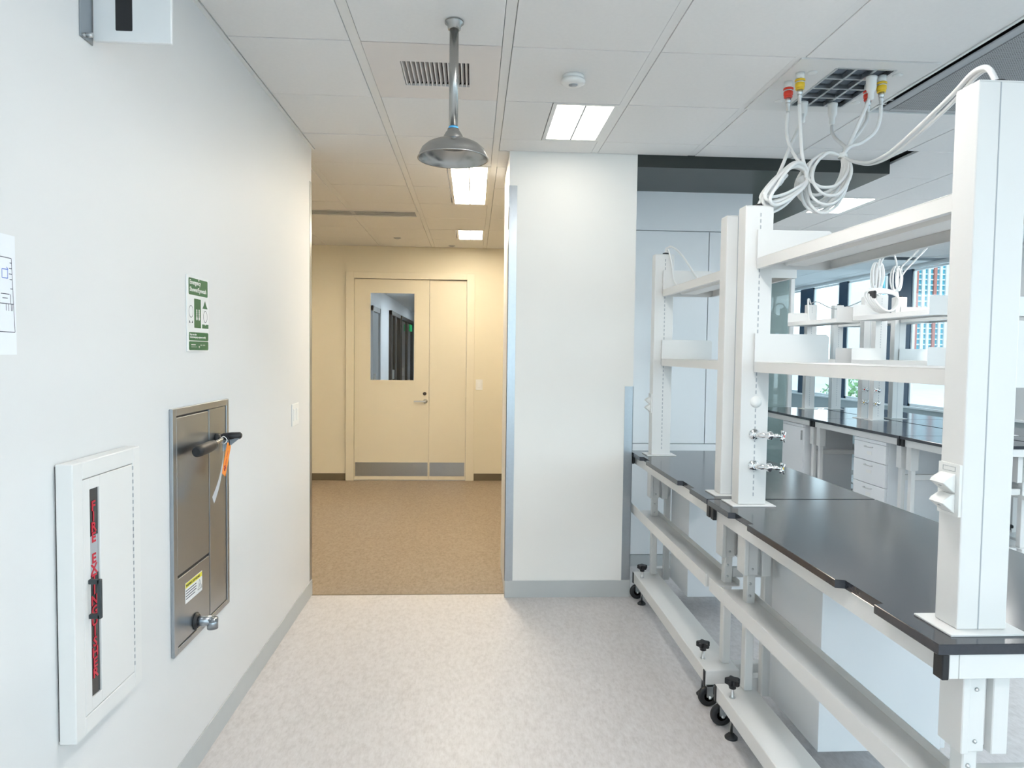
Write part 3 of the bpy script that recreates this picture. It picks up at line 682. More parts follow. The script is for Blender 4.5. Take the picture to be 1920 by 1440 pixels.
for k, ch in enumerate('FIRE EXTINGUISHER'):
    if ch == ' ': continue
    text(ch, .035, REDL, fd, (cx1 - .005, 1.8245, 1.130 - k * .0272), UY, UZ, 'CENTER', ext=.0003, name='letter', xs=1.15 if ch != 'I' else 1.0)
hd = MB()
for z in (.955, .866): hd.box(cx1 - .001, cx1 + .026, 1.7875, 1.7985, z - .006, z + .006, .0015)
hd.box(cx1 + .020, cx1 + .029, 1.7875, 1.7985, .86, .961, .0015).build('pull_handle', mat('handle_grey', (.035, .045, .05), .4), fd)
hg = MB()
for k in range(30): hg.box(cx1 - .002, cx1 + .0003, d1 - .0008, d1 + .0016, g0 + .02 + k * .0195, g0 + .031 + k * .0195)
hg.build('piano_hinge', GREYP, fc)

# eyewash cabinet
ew = thing('eyewash_cabinet', 'stainless steel recessed eyewash cabinet with black handles on the left wall', 'eyewash', (XL, 2.63, .5))
ey0, ey1, ez0, ez1 = 2.365, 2.900, .500, 1.345; xf = XL + .012
B(XL, xf, ey0, ey0 + .032, ez0, ez1, .002).box(XL, xf, ey1 - .026, ey1, ez0, ez1, .002).box(XL, xf, ey0 + .03, ey1 - .024, ez1 - .026, ez1, .002).box(XL, xf, ey0 + .03, ey1 - .024, ez0, ez0 + .022, .002).build('frame', STAIN, ew)
B(XL, XL + .002, ey0 + .03, ey1 - .024, ez0 + .02, ez1 - .02).build('recess', BLACK, ew)
B(XL + .002, XL + .009, 2.403, 2.688, .770, 1.312, .0012).build('door', STAIN, ew)
lp = B(XL + .002, XL + .008, 2.398, 2.690, .524, .758, .0012).build('access_panel', STAIN, ew)
B(XL + .002, XL + .009, 2.695, 2.869, .524, 1.318, .0012).build('side_panel', STAIN, ew)
# warning label
WX_ = XL + .008
wl = B(WX_, WX_ + .0004, 2.466, 2.617, .650, .723).build('warning_label', SIGNW, lp)
def lab2(y0, y1, z0, z1, m, nm): return B(WX_ + .0004, WX_ + .0008, y0, y1, z0, z1).build(nm, m, lp)
lab2(2.468, 2.615, .704, .721, YELL, 'label_header')
text('WARNING: SLIP HAZARD', .0115, INK, lp, (WX_ + .001, 2.472, .7085), UY, UZ, ext=.0002, xs=.95)
tl = MB()
for k in range(4): tl.box(WX_ + .0004, WX_ + .0007, 2.471, 2.563 - .012 * (k == 3), .6925 - k * .0095, .6955 - k * .0095)
tl.build('small_print', INK, lp)
tri = MB()
for a, b in (((2.574, .663), (2.612, .663)), ((2.612, .663), (2.593, .697)), ((2.593, .697), (2.574, .663)), ((2.588, .668), (2.598, .680)), ((2.598, .668), (2.590, .683))): line(a, b, .0018, INK, lp, x=WX_ + .0009, mb=tri)
tri.build('slip_symbol', INK, lp)
# spout
MB().lathe([(.031, 0), (.031, .004), (.024, .008), (.024, .010), (0, .01)], (XL + .008, 2.556, .556), (1, 0, 0), 28).build('spout_collar', BLACK, ew)
sp = MB().cyl((XL + .008, 2.556, .556), (XL + .068, 2.556, .556), .0185, seg=24)
sp.lathe([(.0195, 0), (.0195, .038), (.0175, .038), (.0175, .0)], (XL + .068, 2.556, .566), (0, 0, -1), 24)
sp.lathe([(.0195, -.012), (.0195, 0.0), (0, .002)], (XL + .068, 2.556, .566), (0, 0, 1), 24).build('spout', STAIN, ew)
# push handle and pull paddle
MB().lathe([(.020, 0), (.020, .012), (.014, .016), (0, .016)], (XL + .009, 2.765, 1.196), (1, 0, 0), 24).build('pivot', BLACK, ew)
MB().tube([(XL + .015, 2.765, 1.196), (XL + .040, 2.74, 1.198), (XL + .048, 2.68, 1.196), (XL + .048, 2.60, 1.192)], .009, 12, 5).build('lever', STEEL, ew)
gr = MB(); rs = []
for t_, r in ((0, .012), (.05, .0185), (.25, .021), (.8, .021), (.96, .0195), (1, .014)):
    c_ = Vector((XL + .048, 2.640 - .170 * t_, 1.191 - .004 * t_)); rs.append([c_ + Vector((.9 * r * math.cos(2 * PI * j / 16), 0, r * math.sin(2 * PI * j / 16))) for j in range(16)])
gr.rings(rs).build('grip', BLACK, ew)
pdl = MB(); rs = []
for t_, r in ((0, .009), (.08, .014), (.5, .0155), (.92, .014), (1, .008)):
    c_ = Vector((XL + .012 + .075 * t_, 2.815 + .012 * t_, 1.199 + .004 * t_)); rs.append([c_ + Vector((0, r * math.cos(2 * PI * j / 16), r * math.sin(2 * PI * j / 16))) for j in range(16)])
pdl.rings(rs).build('grip', BLACK, ew)
MB().prism([(XL + .016, 1.190), (XL + .084, 1.194), (XL + .018, 1.140)], 2.812, 2.822, lambda a, b, h: (a, h, b)).build('gusset', STAIN, ew)
# tags hung on the lever
wt = thing('paper_tag', 'curled white paper tag hanging from the eyewash lever', 'tag', (XL + .05, 2.72, 1.19))
mb = MB(); n = 10; L_ = []; R_ = []
for k in range(n + 1):
    t_ = k / n; c_ = Vector((XL + .052 + .022 * math.sin(t_ * 2.2), 2.725 - .16 * t_, 1.192 - .195 * t_)); hw_ = .006 + .020 * t_
    L_.append(c_ + Vector((.004, -hw_ * .78, .63 * hw_))); R_.append(c_ + Vector((-.004 * t_, hw_ * .78, -.63 * hw_)))
for k in range(n):
    mb.quad(L_[k], L_[k + 1], R_[k + 1], R_[k])
bmesh.ops.solidify(mb.bm, geom=mb.bm.faces[:], thickness=.0006)
mb.build('tag_paper', PAPER, wt)
MB().tube([(XL + .048, 2.735, 1.210), (XL + .062, 2.733, 1.197), (XL + .052, 2.728, 1.182), (XL + .036, 2.735, 1.196)], .0016, 6, 5, True).build('tie', PLASTW, wt)
ot = thing('inspection_tag', 'orange inspection tag hanging from the eyewash lever', 'tag', (XL + .052, 2.745, 1.18))
ang = math.atan2(-.135, -.088); dv = Vector((0, -.50, -.866)); sv_ = Vector((0, .866, -.50)); o0 = Vector((XL + .060, 2.762, 1.178))
mb = MB()
mb.prism([(0, -.017), (.006, -.022), (.128, -.022), (.128, .022), (.006, .022), (0, .017)], 0, .0008, lambda a, b, h: tuple(o0 + dv * a + sv_ * b + Vector((h, 0, 0)))).build('tag_card', ORNG, ot)
mk = MB()
for a0_, a1_, b0_, b1_ in ((.088, .112, -.004, .004), (.094, .100, -.012, .012), (.104, .109, -.010, .006), (.062, .084, -.002, .002), (.030, .056, -.002, .002)):
    mk.prism([(a0_, b0_), (a1_, b0_), (a1_, b1_), (a0_, b1_)], .0009, .0012, lambda a, b, h: tuple(o0 + dv * a + sv_ * b + Vector((h, 0, 0))))
mk.build('tag_marks', REDL, ot)
mb = MB().tube([(XL + .048, 2.752, 1.212), (XL + .062, 2.755, 1.196), (XL + .061, 2.760, 1.172), (XL + .050, 2.757, 1.18), (XL + .038, 2.752, 1.20)], .0014, 6, 5, True).build('tie', BLACK, ot)

# light switches
def switch(nm, lab, fn, w_, h_, gang):
    o = thing(nm, lab, 'light switch', fn(0, 0, -h_ / 2))
    def bx(u0, u1, z0, z1, d0_, d1_, name, m, bev):
        a, b = fn(u0, d0_, z0), fn(u1, d1_, z1)
        B(min(a[0], b[0]), max(a[0], b[0]), min(a[1], b[1]), max(a[1], b[1]), z0 + fn(0, 0, 0)[2], z1 + fn(0, 0, 0)[2], bev).build(name, m, o)
    bx(-w_ / 2, w_ / 2, -h_ / 2, h_ / 2, 0, .006, 'cover_plate', PLASTW, .002)
    for k in range(gang):
        c_ = (k - (gang - 1) / 2) * w_ / gang * .92
        bx(c_ - .0165, c_ + .0165, -.034, .034, .006, .009, 'rocker', SIGNW, .0015)
    return o
switch('light_switch', 'white double light switch on the left wall beside the corridor opening', lambda u, d, z: (XL + d, 4.0 + u, 1.182 + z), .145, .125, 2)
switch('light_switch', 'white light switch right of the corridor door', lambda u, d, z: (.076 + u, 8.36 - d, 1.16 + z), .083, .125, 1)

# ================================================================ BENCHES
ZT = .925
def bench(xe, s, y0, y1, label, group, notches=(), beam=None, user_legs=True, caps=True, inner_leg=True, cap_user=False, casters=True, low_detail=False):
    X = lambda d: xe + s * d
    o = thing('lab_bench', label, 'lab bench', (X(.37), (y0 + y1) / 2, 0), group)
    dep = .752
    # top with notched cable slots along the column edge
    pts = [(0, y0)]
    pts += [(dep, y0), (dep, y1), (0, y1)]
    for (a, b) in sorted(notches, reverse=True): pts += [(0, b), (.027, b - .006), (.027, a), (0, a)]
    pts = [(X(p), q) for p, q in pts]
    if s < 0: pts = pts[::-1]
    mb = MB().prism(pts, ZT - .024, ZT, bev=.0015); mb.build('tabletop', EPOXY, o)
    zr0, zr1 = ZT - .080, ZT - .0242
    B(X(.030), X(.052), y0 + .006, y1 - .006, zr0, zr1, .001).build('rail', STEELW, o)
    B(X(dep - .045), X(dep - .022), y0 + .006, y1 - .006, zr0, zr1, .001).build('rail', STEELW, o)
    for y in (y0 + .006, y1 - .028): B(X(.053), X(dep - .046), y, y + .022, zr0, zr1, .001).build('end_rail', STEELW, o)
    for y in (y0 + .004, y1 - .036):
        B(X(.013), X(.0295), y, y + .032, zr0 - .002, zr1, .002).build('corner_cap', BLACK, o)
        B(X(dep - .0215), X(dep - .006), y, y + .032, zr0 - .002, zr1, .002).build('corner_cap', BLACK, o)
    b0, b1 = beam or (y0 + .02, y1 - .02)
    # base beam with end caps, leveling feet and casters
    bb = B(X(.014), X(.166), b0, b1, .103, .168, .004, 2).build('base_beam', STEELW, o)
    for y in (b0, b1): B(X(.0095), X(.0138), y - .001 if y == b0 else y - .020, y + .020 if y == b0 else y + .001, .098, .166, .001).build('beam_end_cap', BLACK, o)
    for y in (b0 + .12, b1 - .12):
        fo = MB().cyl((X(.042), y, .018), (X(.042), y, .225), .0065, seg=10).build('leveling_foot', ZINC, o)
        MB().lathe([(.025, 0), (.026, .006), (.018, .014), (.010, .022), (0, .022)], (X(.042), y, 0), (0, 0, 1), 20).build('foot_pad', BLACK, fo)
        kb = MB()
        star = []
        for k in range(20):
            r = .031 if k % 4 in (0, 1) else .017
            a_ = 2 * PI * (k + .2) / 20; star.append((X(.042) + r * math.cos(a_), y + r * math.sin(a_)))
        kb.prism(star, .222, .246, bev=.003); kb.lathe([(.014, 0), (.014, .016), (.012, .018)], (X(.042), y, .207), (0, 0, 1), 16)
        kb.build('star_knob', BLACK, fo)
        MB().lathe([(.012, 0), (.012, .003), (.008, .003)], (X(.042), y, .1685), (0, 0, 1), 12).build('washer', ZINC, fo)
    if casters:
        for y in (b0 + .02, b1 - .02):
            cc = X(.036)
            cs = B(cc - .014, cc + .014, y - .022, y - .016, .048, .103).box(cc - .014, cc + .014, y + .016, y + .022, .048, .103).box(cc - .018, cc + .018, y - .022, y + .022, .096, .1028).build('caster', ZINC, o)
            MB().lathe([(.034, 0), (.043, .001), (.046, .006), (.046, .018), (.043, .023), (.034, .024)], (cc, y + .012, .0462), (0, -1, 0), 28).build('tire', BLACK, cs)
            MB().lathe([(.0, .0), (.022, 0), (.024, .003), (.033, .004), (.033, .020), (.024, .021), (.022, .024), (0, .024)], (cc, y + .012, .0462), (0, -1, 0), 24).build('hub', ZINC, cs)
            MB().lathe([(.007, 0), (.007, .004), (0, .005)], (cc, y - .022, .0462), (0, -1, 0), 12).build('axle_bolt', ZINC, cs)
    # wire tray
    prof = [(.012, .532), (.166, .532), (.166, .560), (.163, .560), (.163, .5355), (.017, .5355), (.017, .590), (.012, .590)]
    MB().prism([(X(a), b) for a, b in (prof if s < 0 else prof)], y0 + .02, y1 - .012, lambda a, b, h: (a, h, b)).build('wire_tray', STEELW, o)
    # telescopic legs at both ends on the column side and the user side
    def leg(y, d0, name='leg'):
        lg = B(X(d0), X(d0 + .035), y - .022, y + .022, .168, .70, .003).build(name, STEELW, o)
        return lg
    for y, yu in ((y0 + .085, y0 + .085), (b1 - .045, y1 - .032)):
        leg(y, .112)
        sl = B(X(.090), X(.108), y - .045, y + .035, .655, zr0, .002).box(X(.107), X(.150), y - .036, y + .030, .655, zr0, .002).build('leg_sleeve', STEELW, o)
        B(X(.1502), X(.165), y - .020, y + .026, .660, zr0, .002).box(X(.165), X(.203), y - .040, y + .030, .650, zr0, .002).build('sleeve_cover', STEELW, sl)
        for z in (.68, .80): MB().lathe([(.005, 0), (.004, .003), (0, .004)], (X(.128), y - .036, z), (0, -1, 0), 10).build('bolt', ZINC, sl)
        for z in (.565, .615): MB().lathe([(.006, 0), (.005, .003), (0, .005)], (X(.125), y - .022, z), (0, -1, 0), 10).build('bolt', ZINC, o)
        # cross brace and foot beam under the end
        B(X(.1665), X(dep - .06), yu - .022, yu + .022, .105, .166, .003).build('foot_beam', STEELW, o)
        leg(yu, dep - .105)
        B(X(dep - .122), X(dep - .056), yu - .032, yu + .032, .655, zr0, .003).build('leg_sleeve', STEELW, o)
        MB().cyl((X(dep - .085), yu, .0), (X(dep - .085), yu, .105), .012, seg=12).build('foot', BLACK, o)
        if y < (y0 + y1) / 2:
            B(X(.152), X(dep - .11), y - .012, y + .012, .555, .600, .002).build('brace', STEELW, o)
    return o
BN = 'row of benches nearest the camera'
bench(1.016, 1, 1.430, 2.925, 'near mobile lab bench with black top, notched edge and white frame', None, ((1.675, 1.866), (2.49, 2.682)), (1.43, 2.815))
bench(1.016, 1, 2.937, 4.44, 'far mobile lab bench with black top, ending beside the white pier', None, ((3.175, 3.37), (3.998, 4.155)), (2.935, 4.318))
# rear double row
bench(4.15, -1, 6.80, 8.30, 'rear bench on the aisle side, nearest the glass partition', None)
bench(4.15, -1, 5.345, 6.785, 'rear bench on the aisle side with the three drawer cabinet beneath', None)
bench(4.18, 1, 6.80, 8.30, 'rear bench on the window side, nearest the glass partition', None)
bench(4.18, 1, 5.345, 6.785, 'rear bench on the window side, behind the gas tap posts', None)
bench(4.15, -1, 4.75, 5.333, 'short rear bench end on the aisle side, right of the big post', None)
bench(4.18, 1, 4.75, 5.333, 'short rear bench end on the window side, right of the big post', None)
# grey service panel under the rear end with a dark outlet
sp_ = thing('outlet_panel', 'grey service panel with a dark power outlet under the rear bench end', 'panel', (4.5, 5.13, .62))
B(4.24, 4.88, 5.12, 5.135, .62, .84, .001).build('panel', GREYP, sp_)
ou = B(4.30, 4.38, 5.113, 5.12, .66, .78, .002).build('outlet_plate', BLACK, sp_)
for z in (.695, .745): MB().lathe([(.016, 0), (.016, .002), (0, .002)], (4.34, 5.113, z), (0, -1, 0), 16).build('socket', PLASTW, ou)

# ---------------------------------------------------------------- service columns
ZP = 2.157
def column(xe, s, yc, label, group, dash, outlet=False, valves=False, grommet=True, blank=False, far_dash=False):
    X = lambda d: xe + s * d
    o = thing('service_column', label, 'service column', (X(.148), yc, ZT), group)
    B(X(.055), X(.238), yc - .066, yc + .066, ZT, ZT + .005, .001).build('base_plate', STEELW, o)
    pp = .038
    B(X(.088), X(.205), yc - pp, yc + pp, ZT + .005, ZP, .003, 2).build('post', STEELW, o)
    xs_ = .138
    sl = MB()
    if dash:
        z = ZT + .04
        while z < ZP - .03:
            sl.box(X(xs_ + .013) - .0025, X(xs_ + .013) + .0025, yc - pp - .0006, yc - pp, z, z + .015); z += .025
        sl.build('slotted_strip', GREYP, o)
    else:
        sl.box(X(xs_) - .0014, X(xs_) + .0014, yc - pp - .0006, yc - pp, ZT + .006, ZP - .001); sl.build('seam', GREYP, o)
    if far_dash:
        sl = MB(); z = ZT + .04
        while z < ZP - .03:
            sl.box(X(xs_ + .013) - .0025, X(xs_ + .013) + .0025, yc + pp, yc + pp + .0006, z, z + .015); z += .025
        sl.build('slotted_strip', GREYP, o)
    B(X(.090), X(.203), yc - pp + .002, yc + pp - .002, ZP, ZP + .003).build('cap', STEELW, o)
    if grommet: MB().lathe([(.019, 0), (.019, .010), (.014, .014), (.012, .014)], (X(.162), yc + .004, ZP + .003), (0, 0, 1), 20).build('grommet', BLACK, o)
    if blank: MB().lathe([(.024, 0), (.024, .002), (0, .003)], (X(.152), yc - pp, 1.357), (0, -1, 0), 24).build('blank_cover', PLASTW, o)
    if outlet:
        # data outlet: bevelled plate, two angled jack housings, two label windows, on the aisle face
        x0 = X(.088); e = -s; ya, yb, za, zb = yc - .036, yc + .036, 1.187, 1.306
        dp = MB().prism(rrect(ya, yb, za, zb, .003), 0, .006, lambda a, b, h: (x0 + e * h, a, b)).build('data_outlet', PLASTW, o)
        for z in (1.262, 1.216):
            MB().prism([(0, z - .021), (.003, z - .021), (.030, z + .001), (.026, z + .008), (.006, z + .021), (0, z + .021)], yc - .024, yc + .024, lambda a, b, h: (x0 + e * (.006 + a), h, b), bev=.0015).build('angled_jack', PLASTW, dp)
            B(x0 + e * .0252, x0 + e * .0262, yc - .004, yc + .006, z - .008, z - .0065).build('jack_slot', INK, dp)
        for z in (1.294, 1.199):
            mb = MB(); yy0, yy1 = yc - .021, yc + .021
            mb.box(x0 + e * .006, x0 + e * .0066, yy0, yy1, z - .0055, z - .0045).box(x0 + e * .006, x0 + e * .0066, yy0, yy1, z + .0045, z + .0055).box(x0 + e * .006, x0 + e * .0066, yy0, yy0 + .001, z - .0055, z + .0055).box(x0 + e * .006, x0 + e * .0066, yy1 - .001, yy1, z - .0055, z + .0055).build('label_window', GREYP, dp)
    if valves:
        for z, m in zip((1.222, 1.092), valves):
            p0 = Vector((X(.150), yc - pp, z)); ax = Vector((.74 * s, -.66, .03)).normalized()
            v = MB().lathe([(.025, 0), (.0245, .004), (.014, .010), (.009, .012)], p0, (0, -1, 0), 28)
            v.cyl(p0 + Vector((0, -.008, 0)), p0 + Vector((0, -.022, 0)), .011, seg=16)
            q0 = p0 + Vector((0, -.018, 0))
            v.lathe([(.008, 0), (.013, .004), (.0145, .03), (.0125, .036), (.0125, .044), (.017, .05), (.017, .062), (.010, .066), (.0075, .070), (.0085, .078), (.0085, .086), (.006, .09), (.006, .112), (0, .112)], q0, ax, 16)
            vo = v.build('gas_tap', CHROME, o)
            q1 = q0 + ax * .112
            q = ax.to_track_quat('Z', 'Y').to_matrix()
            hb = MB()
            for k in range(4):
                a_ = PI / 2 * k + .5; u_ = q @ Vector((math.cos(a_), math.sin(a_), 0)); w_ = q @ Vector((-math.sin(a_), math.cos(a_), 0))
                rs = []
                for t_, r in ((.0, .005), (.012, .005), (.022, .0075), (.027, .004)):
                    c_ = q1 - ax * .004 + u_ * t_; rs.append([c_ + w_ * r * math.cos(2 * PI * j / 8) + ax * .005 * math.sin(2 * PI * j / 8) for j in range(8)])
                hb.rings(rs)
            hb.build('tap_handle', CHROME, vo)
            MB().lathe([(.006, 0), (.006, .002), (0, .003)], q1 - ax * .001, ax, 12).build('index_button', m, vo)
    return o
column(1.016, 1, 1.535, 'nearest tall white service column with an angled data outlet on its side', None, False, outlet=True, far_dash=True)
column(1.016, 1, 2.845, 'white service column with two chrome gas taps at the far end of the near bench', None, True, valves=(REDP, YELP), blank=True)
column(1.016, 1, 3.055, 'white service column standing close behind the one with the chrome gas taps', None, False, far_dash=True, grommet=False)
column(1.016, 1, 4.255, 'farthest white service column of the near row, beside the white pier', None, True, outlet=True)
RG = None
column(4.15, -1, 8.09, 'rear white column with dotted slots, nearest the glass partition', RG, True)
column(4.15, -1, 6.885, 'plain rear white column just behind the dotted one with gas taps', RG, False, valves=(REDP, YELP), far_dash=True)
column(4.15, -1, 6.68, 'rear white column with dotted slots and two gas taps with red and yellow buttons', RG, True, valves=(REDP, YELP))
column(4.15, -1, 5.44, 'rear white column on the aisle side hidden behind the big near column', RG, False, far_dash=True)
column(4.18, 1, 8.09, 'rear white column on the window side, second from the glass partition', RG, True)
column(4.18, 1, 6.885, 'plain rear white column on the window side beside the hose bundle', RG, False, far_dash=True)
column(4.18, 1, 5.44, 'rear white column on the window side hidden behind the big near column', RG, False, far_dash=True)

# ---------------------------------------------------------------- shelves between columns
def shelf(xe, s, y0, y1, z, label, group=None, x0=.136):
    X = lambda d: xe + s * d
    x1 = .447
    o = thing('shelf', label, 'shelf', (X((x0 + x1) / 2), (y0 + y1) / 2, z - .042), group)
    th = .0015
    # inverted tray: top skin, two lips with return flanges, centre stiffener
    pan = B(X(x0), X(x1), y0 + .012, y1 - .012, z - .003, z, .001)
    pan.box(X(x0), X(x0 + .003), y0 + .012, y1 - .012, z - .043, z - .0032).box(X(x1 - .003), X(x1), y0 + .012, y1 - .012, z - .043, z - .0032)
    pan.box(X(x0 + .003), X(x0 + .020), y0 + .012, y1 - .012, z - .043, z - .041).box(X(x1 - .020), X(x1 - .003), y0 + .012, y1 - .012, z - .043, z - .041)
    pan.build('shelf_pan', STEELW, o)
    MB().prism([(X(.225), z - .0035), (X(.240), z - .032), (X(.330), z - .032), (X(.345), z - .0035), (X(.338), z - .0035), (X(.326), z - .029), (X(.244), z - .029), (X(.232), z - .0035)], y0 + .04, y1 - .04, lambda a, b, h: (a, h, b)).build('stiffener', STEELW, o)
    for y in (y0 + .0085, y1 - .0125):
        MB().prism([(X(x0), z - .044), (X(x1), z - .044), (X(x1), z + .105), (X(x1 - .012), z + .115), (X(x0 + .03), z + .115), (X(x0), z + .115)], y, y + .0035, lambda a, b, h: (a, h, b)).build('end_bracket', STEELW, o)
    return o
shelf(1.016, 1, 1.573, 2.807, 1.945, 'upper white shelf of the near bench, seen from below')
shelf(1.016, 1, 1.573, 2.807, 1.523, 'lower white shelf of the near bench')
shelf(1.016, 1, 3.093, 4.217, 1.945, 'upper white shelf of the far bench behind the second pair of columns')
shelf(1.016, 1, 3.093, 4.217, 1.523, 'lower white shelf of the far bench beside the white pier')
shelf(4.15, -1, 6.923, 8.052, 1.945, 'upper rear shelf on the aisle side, left half near the glass partition')
shelf(4.15, -1, 6.923, 8.052, 1.523, 'lower rear shelf on the aisle side, left half near the glass partition')
shelf(4.15, -1, 5.478, 6.642, 1.945, 'upper rear shelf on the aisle side holding a coiled white hose')
shelf(4.15, -1, 5.478, 6.642, 1.523, 'lower rear shelf on the aisle side behind the gas taps')
shelf(4.18, 1, 6.923, 8.052, 1.945, 'upper rear shelf on the window side, left half')
shelf(4.18, 1, 6.923, 8.052, 1.523, 'lower rear shelf on the window side, left half')
shelf(4.18, 1, 5.478, 6.847, 1.945, 'upper rear shelf on the window side, right half')
shelf(4.18, 1, 5.478, 6.847, 1.523, 'lower rear shelf on the window side, right half')

# ---------------------------------------------------------------- under-bench cabinets
def cabinet(x0, x1, y0, y1, s, label, drawers=True, z0=.12, z1=.842):
    # s = side of the fronts (+1: +x face, -1: -x face)
    o = thing('cabinet', label, 'cabinet', ((x0 + x1) / 2, (y0 + y1) / 2, z0))
    B(x0 + (.02 if s < 0 else 0), x1 - (.02 if s > 0 else 0), y0, y1, z0, z1, .0015).build('body', STEELC, o)
    xa, xb = (x1 - .0195, x1) if s > 0 else (x0, x0 + .0195)
    hz = [(z1 - .185, z1 - .03), (z1 - .382, z1 - .189), (z0 + .004, z1 - .386)] if drawers else [(z0 + .004, z1 - .03)]
    B(xa, xb, y0, y1, z1 - .027, z1, .0015).build('top_rail', STEELC, o)
    for a, b in hz:
        d = B(xa, xb, y0 + .003, y1 - .003, a, b, .002).build('drawer' if drawers else 'door', STEELC, o)
        xo = xb if s > 0 else xa
        if drawers:
            ym = (y0 + y1) / 2; zz = b - .035
            h = MB().tube([(xo, ym - .05, zz), (xo + s * .022, ym - .047, zz), (xo + s * .024, ym, zz), (xo + s * .022, ym + .047, zz), (xo, ym + .05, zz)], .0045, 8, 4).build('handle', ZINC, d)
            B(xo, xo + s * .001, ym - .035, ym + .035, zz - .07, zz - .04).build('label_holder', PLASTW, d)
        else:
            B(xo, xo + s * .02, y0 + .012, y0 + .022, b - .13, b - .03, .002).build('handle', ZINC, d)
    return o
cabinet(1.256, 1.735, 2.385, 2.80, 1, 'white cabinet hung under the near bench')
cabinet(1.276, 1.735, 3.985, 4.345, 1, 'white cabinet hung under the far bench')
tag(B(1.235, 1.275, 2.829, 2.868, .10, .842, .004).build('support_post', STEELW), 'white upright post beside the cabinet under the near bench', 'post', 'support posts under the benches')
tag(B(1.235, 1.275, 4.355, 4.383, .10, .842, .004).build('support_post', STEELW), 'white upright post beside the cabinet under the far bench', 'post', 'support posts under the benches')
cabinet(3.42, 3.95, 6.995, 7.47, -1, 'beige-white single door cabinet under the rear bench near the glass', drawers=False, z0=.12)
cabinet(3.42, 3.95, 5.545, 6.03, -1, 'three drawer white cabinet under the rear bench')
cabinet(4.40, 4.90, 5.545, 6.03, 1, 'white cabinet under the window-side rear bench')

# ================================================================ HOSES
def hose(path, r, parent, name='hose', sub=7): return MB().tube(path, r, 8, sub).build(name, HOSE, parent)
H1 = [(1.733,3.350,2.670), (1.714,3.310,2.629), (1.684,3.220,2.571), (1.662,3.120,2.514), (1.653,3.070,2.482), (1.631,3.040,2.447)]
H2 = [(1.734,3.020,2.703), (1.715,3.030,2.639), (1.682,3.050,2.540), (1.659,3.050,2.488), (1.628,3.040,2.445)]
H3 = [(1.779,3.120,2.656), (1.764,3.100,2.615), (1.723,3.080,2.558), (1.674,3.060,2.506), (1.626,3.040,2.442)]
H4 = [(1.781,3.020,2.657), (1.779,3.020,2.599), (1.765,3.030,2.544), (1.712,3.040,2.498), (1.656,3.040,2.476), (1.626,3.040,2.440)]
H5 = [(1.407,3.120,2.644), (1.396,3.100,2.559), (1.392,3.060,2.483), (1.397,3.000,2.411), (1.410,2.950,2.361), (1.421,2.950,2.314)]
H6 = [(1.413,3.020,2.647), (1.412,3.000,2.540), (1.408,2.970,2.421), (1.412,2.950,2.362), (1.423,2.950,2.312)]
H7 = [(1.583,3.340,2.719), (1.496,3.200,2.601), (1.388,3.050,2.466), (1.294,2.920,2.337), (1.234,2.860,2.250), (1.195,2.845,2.16)]
LA = [(1.621,3.040,2.435), (1.531,3.020,2.441), (1.458,3.000,2.376), (1.419,2.980,2.310), (1.409,2.970,2.253), (1.425,2.960,2.201), (1.468,2.950,2.170), (1.522,2.950,2.183), (1.573,2.960,2.232), (1.612,2.980,2.302), (1.628,3.000,2.367), (1.626,3.020,2.414)]
LB = [(1.424,2.950,2.310), (1.410,2.950,2.357), (1.358,2.930,2.368), (1.290,2.900,2.323), (1.229,2.870,2.252), (1.178,2.830,2.181), (1.209,2.840,2.162), (1.285,2.870,2.187), (1.362,2.910,2.243), (1.410,2.940,2.284)]
OUT = [(1.631,3.040,2.433), (1.609,2.920,2.381), (1.582,2.750,2.330), (1.507,2.500,2.292), (1.427,2.250,2.278), (1.325,1.980,2.256), (1.233,1.760,2.232), (1.185,1.630,2.228), (1.176,1.570,2.215), (1.178,1.539,2.165)]
def warp(L, c, fx, fz, dy, jit, j):
    out = []
    for k, p in enumerate(L):
        q = Vector(p); q.x = c[0] + (q.x - c[0]) * fx; q.z = c[2] + (q.z - c[2]) * fz
        wgt = math.sin(PI * k / len(L)); q.y += dy * wgt
        q += Vector((random.uniform(-1, 1), random.uniform(-1, 1), random.uniform(-1, 1))) * jit * wgt
        out.append(q)
    return out
hA = thing('hose_bundle', 'coiled white hoses hanging from the ceiling panel, run to the nearest column', 'hose', (1.63, 3.04, 2.44))
for h in (H1, H2, H3, H4): hose(h, .0078, hA)
def plug(x, y, parent):
    z = ZC - .008
    MB().lathe([(.020, 0), (.0235, .002), (.0235, .012), (.0215, .014), (.0215, .052), (.016, .066), (.0125, .070), (.0125, .096), (.0075, .102)], (x, y, z), (0, 0, -1), 24).build('power_plug', PLASTW, parent)
plug(1.733, 3.35, hA); plug(1.734, 3.02, hA)
cA = LA[0]
for k, (fx, fz, dy) in enumerate(((1, 1, 0), (.95, .96, .03), (.90, .90, -.03), (.98, .84, .055), (.86, .78, -.05), (.97, .70, .03), (.80, .88, .07), (.92, .62, -.02), (1.02, .92, .015), (.9, 1.02, -.015), (.96, .78, .08))):
    MB().tube(warp(LA, cA, fx, fz, dy, .004, k), .0068, 8, 6, True).build('hose_loop', HOSE, hA)
for d_y, d_z in ((0, 0), (.015, -.012)):
    hose([Vector(p) + Vector((0, 0, d_z * math.sin(PI * k / (len(OUT) - 1)))) + Vector((.012 * (d_y > 0) * math.sin(PI * k / (len(OUT) - 1)), 0, 0)) for k, p in enumerate(OUT)], .0066 if not d_y else .0055, hA)
MB().lathe([(.017, 0), (.020, .003), (.020, .020), (.017, .023)], (1.622, 3.04, 2.424), (.25, 0, 1), 14, False, False).build('cable_tie', PLASTW, hA)
